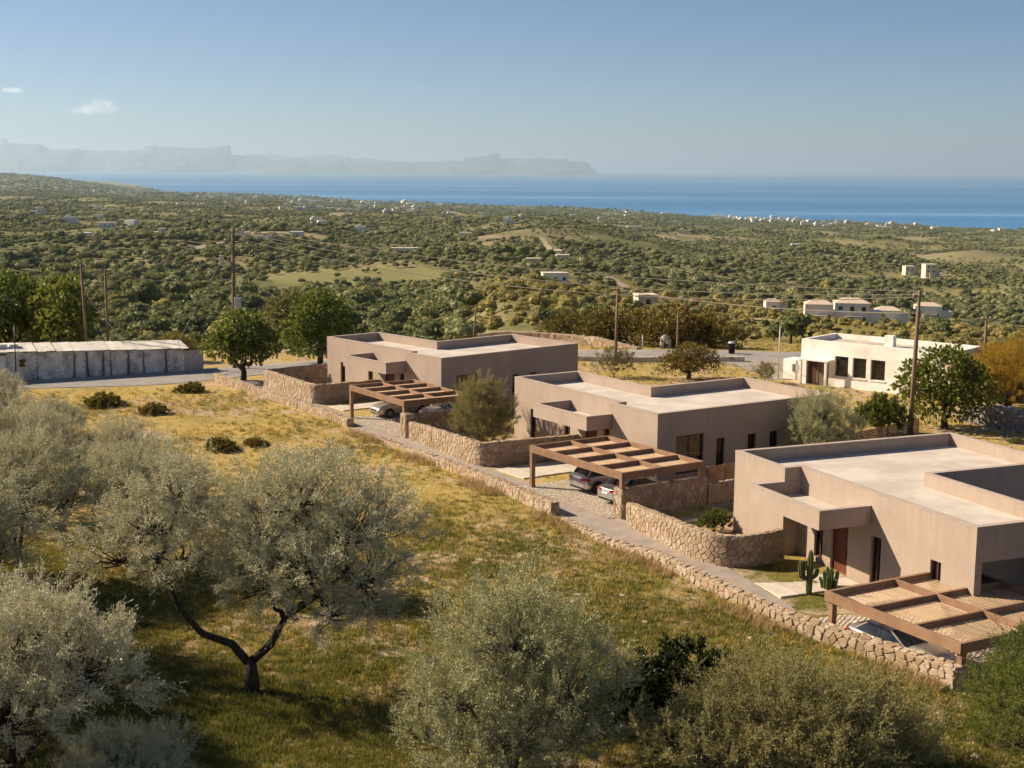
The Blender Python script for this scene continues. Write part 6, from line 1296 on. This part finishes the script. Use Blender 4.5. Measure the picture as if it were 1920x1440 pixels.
def scatter_grove():
    rng = np.random.default_rng(5); out = []
    for r0, r1, sp in ((158, 420, 4.9), (420, 800, 5.0), (800, 1500, 5.4), (1500, 3000, 7.4), (3000, 6200, 12), (6200, 13000, 38)):
        n = int(0.5 * (r1 ** 2 - r0 ** 2) * R(50) / sp ** 2)
        rr = np.sqrt(rng.uniform(r0 ** 2, r1 ** 2, n)); a = rng.uniform(R(-25), R(25), n)
        x, y = rr * np.sin(a), rr * np.cos(a)
        # planted rows on the nearer slopes
        row = rng.uniform(0, 1, n) < 0.5; yy = np.round(y / (sp * 1.25)) * sp * 1.25 + rng.normal(size=n) * 0.5 + 3 * np.sin(x * 0.02); y = np.where(row, yy, y)
        base = {4.9: 0.92, 5.0: 0.85, 5.4: 0.82, 7.4: 0.95, 12: 1.2, 38: 2.3}[sp]
        s = base * rng.uniform(0.5, 1.25, n) * np.where(rng.uniform(0, 1, n) < 0.10, 1.6, 1)
        out.append(np.stack([x, y, s], 1))
    A = np.vstack(out); x, y, s = A.T; z = ter(x, y); d = np.hypot(x, y)
    px = 960 + 2576 * x / y
    clear = np.sin(x * 0.031 + 2 * np.sin(y * 0.013)) * np.sin(y * 0.022 + 1.7 * np.sin(x * 0.017)) + 0.3 * np.sin(x * 0.11) * np.sin(y * 0.07)
    keep = (z > SEA + 1.5) & (field_mask(x, y) < 0.3) & (clear < 0.85 - 0.15 * sstep(700, 2000, d) + 0.25 * rng.normal(size=len(x)) * 0.4) & ~((d < 172) & (px > 560) & (px < 1700)) & ~((px < 640) & (d < 165))
    for hx, hy, hr in [(90, 392, 12), (101, 398, 13), (128, 461, 10), (177, 577, 12), (85, 441, 7), (332, 1148, 12), (335, 1102, 12), (17, 540, 10), (-77, 978, 18), (-202, 1030, 12), (-358, 1214, 16), (-49, 1420, 14), (36, 368, 6), (32, 983, 8), (26, 728, 8), (10, 656, 7)]:
        keep &= np.hypot(x - hx, (y - hy + hr * 0.8) * 0.6) > hr
    keep &= rng.uniform(0, 1, len(x)) < plots(x, y)[0]
    for tr_ in TRACKS:
        q_ = resample(smooth_path(tr_), 120); nearby = np.flatnonzero((d < 2000) & keep)
        for a_, b_ in q_: keep[nearby] &= np.hypot(x[nearby] - a_, (y[nearby] - b_ + 4) * 0.5) > 5.5
    s = s * (1 + 0.32 * np.sin(x * 0.016 + 1.1 * np.sin(y * 0.009)) * np.sin(y * 0.012 + 0.7)) 
    spur = (px > 880) & (d < 520); s = np.where(spur & (d < 330), s * 0.55, np.where(spur, s * 0.8, s)); keep &= ~(spur & (d < 260) & (rng.uniform(0, 1, len(x)) < 0.35))
    x, y, z, s, d, px, spur = (v[keep] for v in (x, y, z, s, d, px, spur)); n = len(x)
    u = rng.uniform(0, 1, n); patch = np.sin(x * 0.012 + 1) * np.sin(y * 0.009 + x * 0.004)
    kd = np.where(u < 0.55 - 0.3 * patch, rng.integers(0, 2, n), rng.integers(2, 4, n)); kd = np.where(spur & (u < 0.8), rng.integers(4, 6, n), np.where(~spur & (u > 0.955), rng.integers(4, 6, n), kd))
    kd = np.where((px < 850) & (d < 420) & (u < 0.6), rng.integers(2, 4, n), kd)
    return x, y, z, s, d, px, kd, spur, rng
gx, gy, gz, gs, gd, gp, gk, gspur, grng = scatter_grove()
# the three hundred that show largest stand as single trees
_qx, _qy = pxy(gx, gy, gz + 3 * gs); lim = np.interp(_qx, [0, 600, 610, 1090, 1100, 1490, 1500, 1840, 1850, 1920], [640, 600, 622, 622, 645, 650, 622, 645, 660, 660])
vis = (_qx > 0) & (_qx < 1920) & (_qy < lim - 4)
order = np.argsort(np.where(vis, gd / gs, 1e9))[:300]; single = np.zeros(len(gx), bool); single[order] = True
def grove_label(i):
    p = gp[i]; tone = ('grey green', 'grey green', 'dark', 'dark', 'yellowish', 'yellowish')[gk[i]]
    spots = [(150, 'above the left end of the shed'), (230, 'behind the pair of slim poles'), (420, 'between the slim poles and transformer pole'), (520, 'just right of the tall transformer pole'), (640, 'above the two broad leaved trees'), (760, 'over the left end of the farthest villa roof'), (880, 'over the middle of the farthest villa roof'),
             (1000, 'right of the short leaning pole'), (1160, 'left of the dark road bend pole'), (1280, 'just right of the dark road bend pole'), (1470, 'left of the pale lamp post'), (1720, 'above the abandoned building roof'), (9999, 'right of the tall brown pole')]
    where = next(t for q, t in spots if p < q)
    kind = 'olive bush on the sunny slope' if gspur[i] else 'valley tree'
    return tone + ' ' + kind + ' ' + where, kind + 's ' + where
for i in order:
    lb, gp_ = grove_label(i)
    o = thing('valley_tree', lb, 'tree', (gx[i], gy[i], gz[i] - 0.3), grng.uniform(0, 6.28), gp_); o.scale = (gs[i],) * 3
    link('crown', GROVE[gk[i]], None, o); link('trunk', TRK, None, o)
rest = ~single; near = rest & (gd < 1300); far = rest & (gd >= 1300)
wood_near = None
Pn = np.stack([gx, gy, gz - 0.3], 1)
allk = np.where(gd < 1300, gk, gk + len(GROVE))
w_ = instancer('olive_groves', Pn[rest], gs[rest], grng.uniform(0, 6.28, rest.sum()), allk[rest], GROVE + GFAR)
tag(w_, 'far olive groves covering the slopes and plain', None, None, 'stuff')
print('grove', len(gx), 'near', near.sum())

# --- grass
def tuft(seed, n, h, spread, wide, lean=0.35):
    rng = np.random.default_rng(seed); V = []; F = []
    for i in range(n):
        a = rng.uniform(0, 6.28); r = spread * math.sqrt(rng.uniform(0, 1)); b = np.array([r * math.cos(a), r * math.sin(a), -0.02]); hh = h * rng.uniform(0.5, 1.15)
        t = rng.uniform(0, 6.28); d = np.array([math.cos(t), math.sin(t), 0]) * lean * hh; s = np.array([-math.sin(t + 0.5), math.cos(t + 0.5), 0]) * wide
        k = len(V); V += [b - s, b + s, b + d * 0.35 + [0, 0, hh * 0.6] + s * 0.7, b + d * 0.35 + [0, 0, hh * 0.6] - s * 0.7, b + d + [0, 0, hh * 0.95]]
        F += [[k, k + 1, k + 2, k + 3], [k + 3, k + 2, k + 4]]
    return np_mesh('grass', np.array(V), F)
TUFT = []
for k, (mt, n, h, sp, wd) in enumerate([('grass_gold', 16, 0.16, 0.22, 0.010), ('grass_gold', 16, 0.24, 0.22, 0.010), ('grass_green', 18, 0.16, 0.22, 0.012), ('grass_green', 18, 0.26, 0.22, 0.012), ('grass_dry', 16, 0.42, 0.18, 0.009)]):
    me = tuft(200 + k, n, h, sp, wd); me.materials.append(MATS[mt]); TUFT.append(me)
def scatter_grass():
    rng = np.random.default_rng(9); n = 150000
    y = 112 - 80 * rng.uniform(0, 1, n) ** 0.8; x = rng.uniform(-0.42, 0.42, n) * y
    f = np.sin(x * 0.31 + 1.3 * np.sin(y * 0.17)) * np.sin(y * 0.27 + 0.9 * np.sin(x * 0.21)) + 0.5 * np.sin(x * 0.9 + y * 0.4) * np.sin(y * 0.8)
    infield = (x < _XF(y) - 0.15)
    keep = infield & (rng.uniform(0, 1, n) < np.clip(0.42 + 0.35 * f + np.where(y < 62, 0.25, 0), 0.05, 1)) & (y < np.interp(x, [-60, -43, -29, -25], [95, 110.5, 112.8, 115.5]))
    x, y, f = x[keep], y[keep], f[keep]; g = rng.uniform(0, 1, len(x)) < np.clip(0.28 + 0.25 * f + np.interp(y, [38, 55, 78, 110], [0.55, 0.35, 0.08, -0.08]), 0, 1)
    kd = np.where(g, rng.integers(2, 4, len(x)), rng.integers(0, 2, len(x))); sc = rng.uniform(0.5, 1.15, len(x))
    # tall dry grass at the foot of the low walls
    t = rng.uniform(0, 1, 2600); pth = resample(LW2 + LW3, 400); q = pth[(t * 399).astype(int)]; wx = q[:, 0] - np.abs(rng.normal(size=2600)) * 0.45 - 0.15; wy = q[:, 1] - np.abs(rng.normal(size=2600)) * 0.3
    wk = np.sin(t * 40) + rng.normal(size=2600) * 0.5 > 0.35; wx, wy = wx[wk], wy[wk]
    # lawns and verges around the houses and the road
    m = 26000; lx = rng.uniform(-34, 46, m); ly = rng.uniform(54, 158, m); rd = np.zeros(m, bool)
    pn, pf = np.array(road_near), np.array(road_far); ynear = np.interp(lx, pn[:, 0], pn[:, 1]); yfar = np.interp(lx, pf[:, 0], pf[:, 1])
    ok = (lx > _XF(ly) + 4.8) & ~((ly > ynear - 0.3) & (ly < yfar + 0.3)) & (np.abs(lx) < 0.42 * ly)
    for (vx, vy), yw, pol in (((-15.472, 113.912), 0.846, (-0.1, 16.4, -2.0, 13.5)), ((0.183, 92.177), 0.991, (-0.1, 16.4, -2.0, 13.5)), ((11.264, 67.774), 1.173, (-0.1, 16.6, -0.9, 13.7)), ((-11.91, 99.17), 0.992, (-0.4, 8.5, -1.5, 6.2)), ((1.03, 77.34), 0.987, (-0.5, 8.7, -1.5, 6.4)), ((12.48, 52.73), 1.06, (-2.4, 7.8, -1.5, 8.4)), ((0.9, 79.2), 0.987, (-3.4, -0.1, -0.5, 9)), ((-12.6, 101.9), 0.95, (-2.7, 0, -0.4, 8)), ((11.72, 57.73), 1.173, (-2.6, 0.2, -0.3, 3.6)), ((25.0, 117.88), 0.7194, (-2.6, 13.6, -0.2, 6.2))):
        c, s_ = math.cos(yw), math.sin(yw); a = (lx - vx) * c - (ly - vy) * s_; b = (lx - vx) * s_ + (ly - vy) * c
        ok &= ~((a > pol[0]) & (a < pol[1]) & (b > pol[2]) & (b < pol[3]))
    lx, ly = lx[ok], ly[ok]; lk = np.where(rng.uniform(0, 1, len(lx)) < 0.35, rng.integers(2, 4, len(lx)), rng.integers(0, 2, len(lx)))
    X = np.concatenate([x, wx, lx]); Y = np.concatenate([y, wy, ly]); K = np.concatenate([kd, np.full(len(wx), 4), lk]); S = np.concatenate([sc, rng.uniform(0.5, 1.2, len(wx)), rng.uniform(0.5, 1.2, len(lx))])
    return np.stack([X, Y, ter(X, Y)], 1), S, rng.uniform(0, 6.28, len(X)), K
RK = []
for k in range(3):
    bm = bmesh.new(); bmesh.ops.create_icosphere(bm, subdivisions=1, radius=0.12); rr_ = random.Random(k)
    for v in bm.verts: v.co = Vector((v.co.x * rr_.uniform(0.7, 1.5), v.co.y * rr_.uniform(0.7, 1.4), v.co.z * rr_.uniform(0.4, 0.8)))
    me = bpy.data.meshes.new('rock'); bm.to_mesh(me); bm.free(); me.materials.append(M('pale_rock', (0.50, 0.43, 0.35), (0.36, 0.30, 0.24), 6.0, 0.95, 0.02, 20)); RK.append(me)
_r = np.random.default_rng(77); _y = 110 - 70 * _r.uniform(0, 1, 2600) ** 0.9; _x = _r.uniform(-0.4, 0.4, 2600) * _y
_k = (_x < _XF(_y) - 0.4) & (np.sin(_x * 0.2 + 1) * np.sin(_y * 0.15) + _r.normal(size=2600) * 0.35 > 0.35); _x, _y = _x[_k], _y[_k]
tag(instancer('field_stones', np.stack([_x, _y, ter(_x, _y)], 1), 0.35 + 1.3 * _r.uniform(0, 1, len(_x)) ** 4, _r.uniform(0, 6.28, len(_x)), _r.integers(0, 3, len(_x)), RK), 'small pale stones strewn over the field', None, None, 'stuff')
gP, gS, gR, gK = scatter_grass()
tag(instancer('grass', gP, gS, gR, gK, TUFT), 'dry golden and green grass tufts of the field', None, None, 'stuff')
print('grass', len(gP))
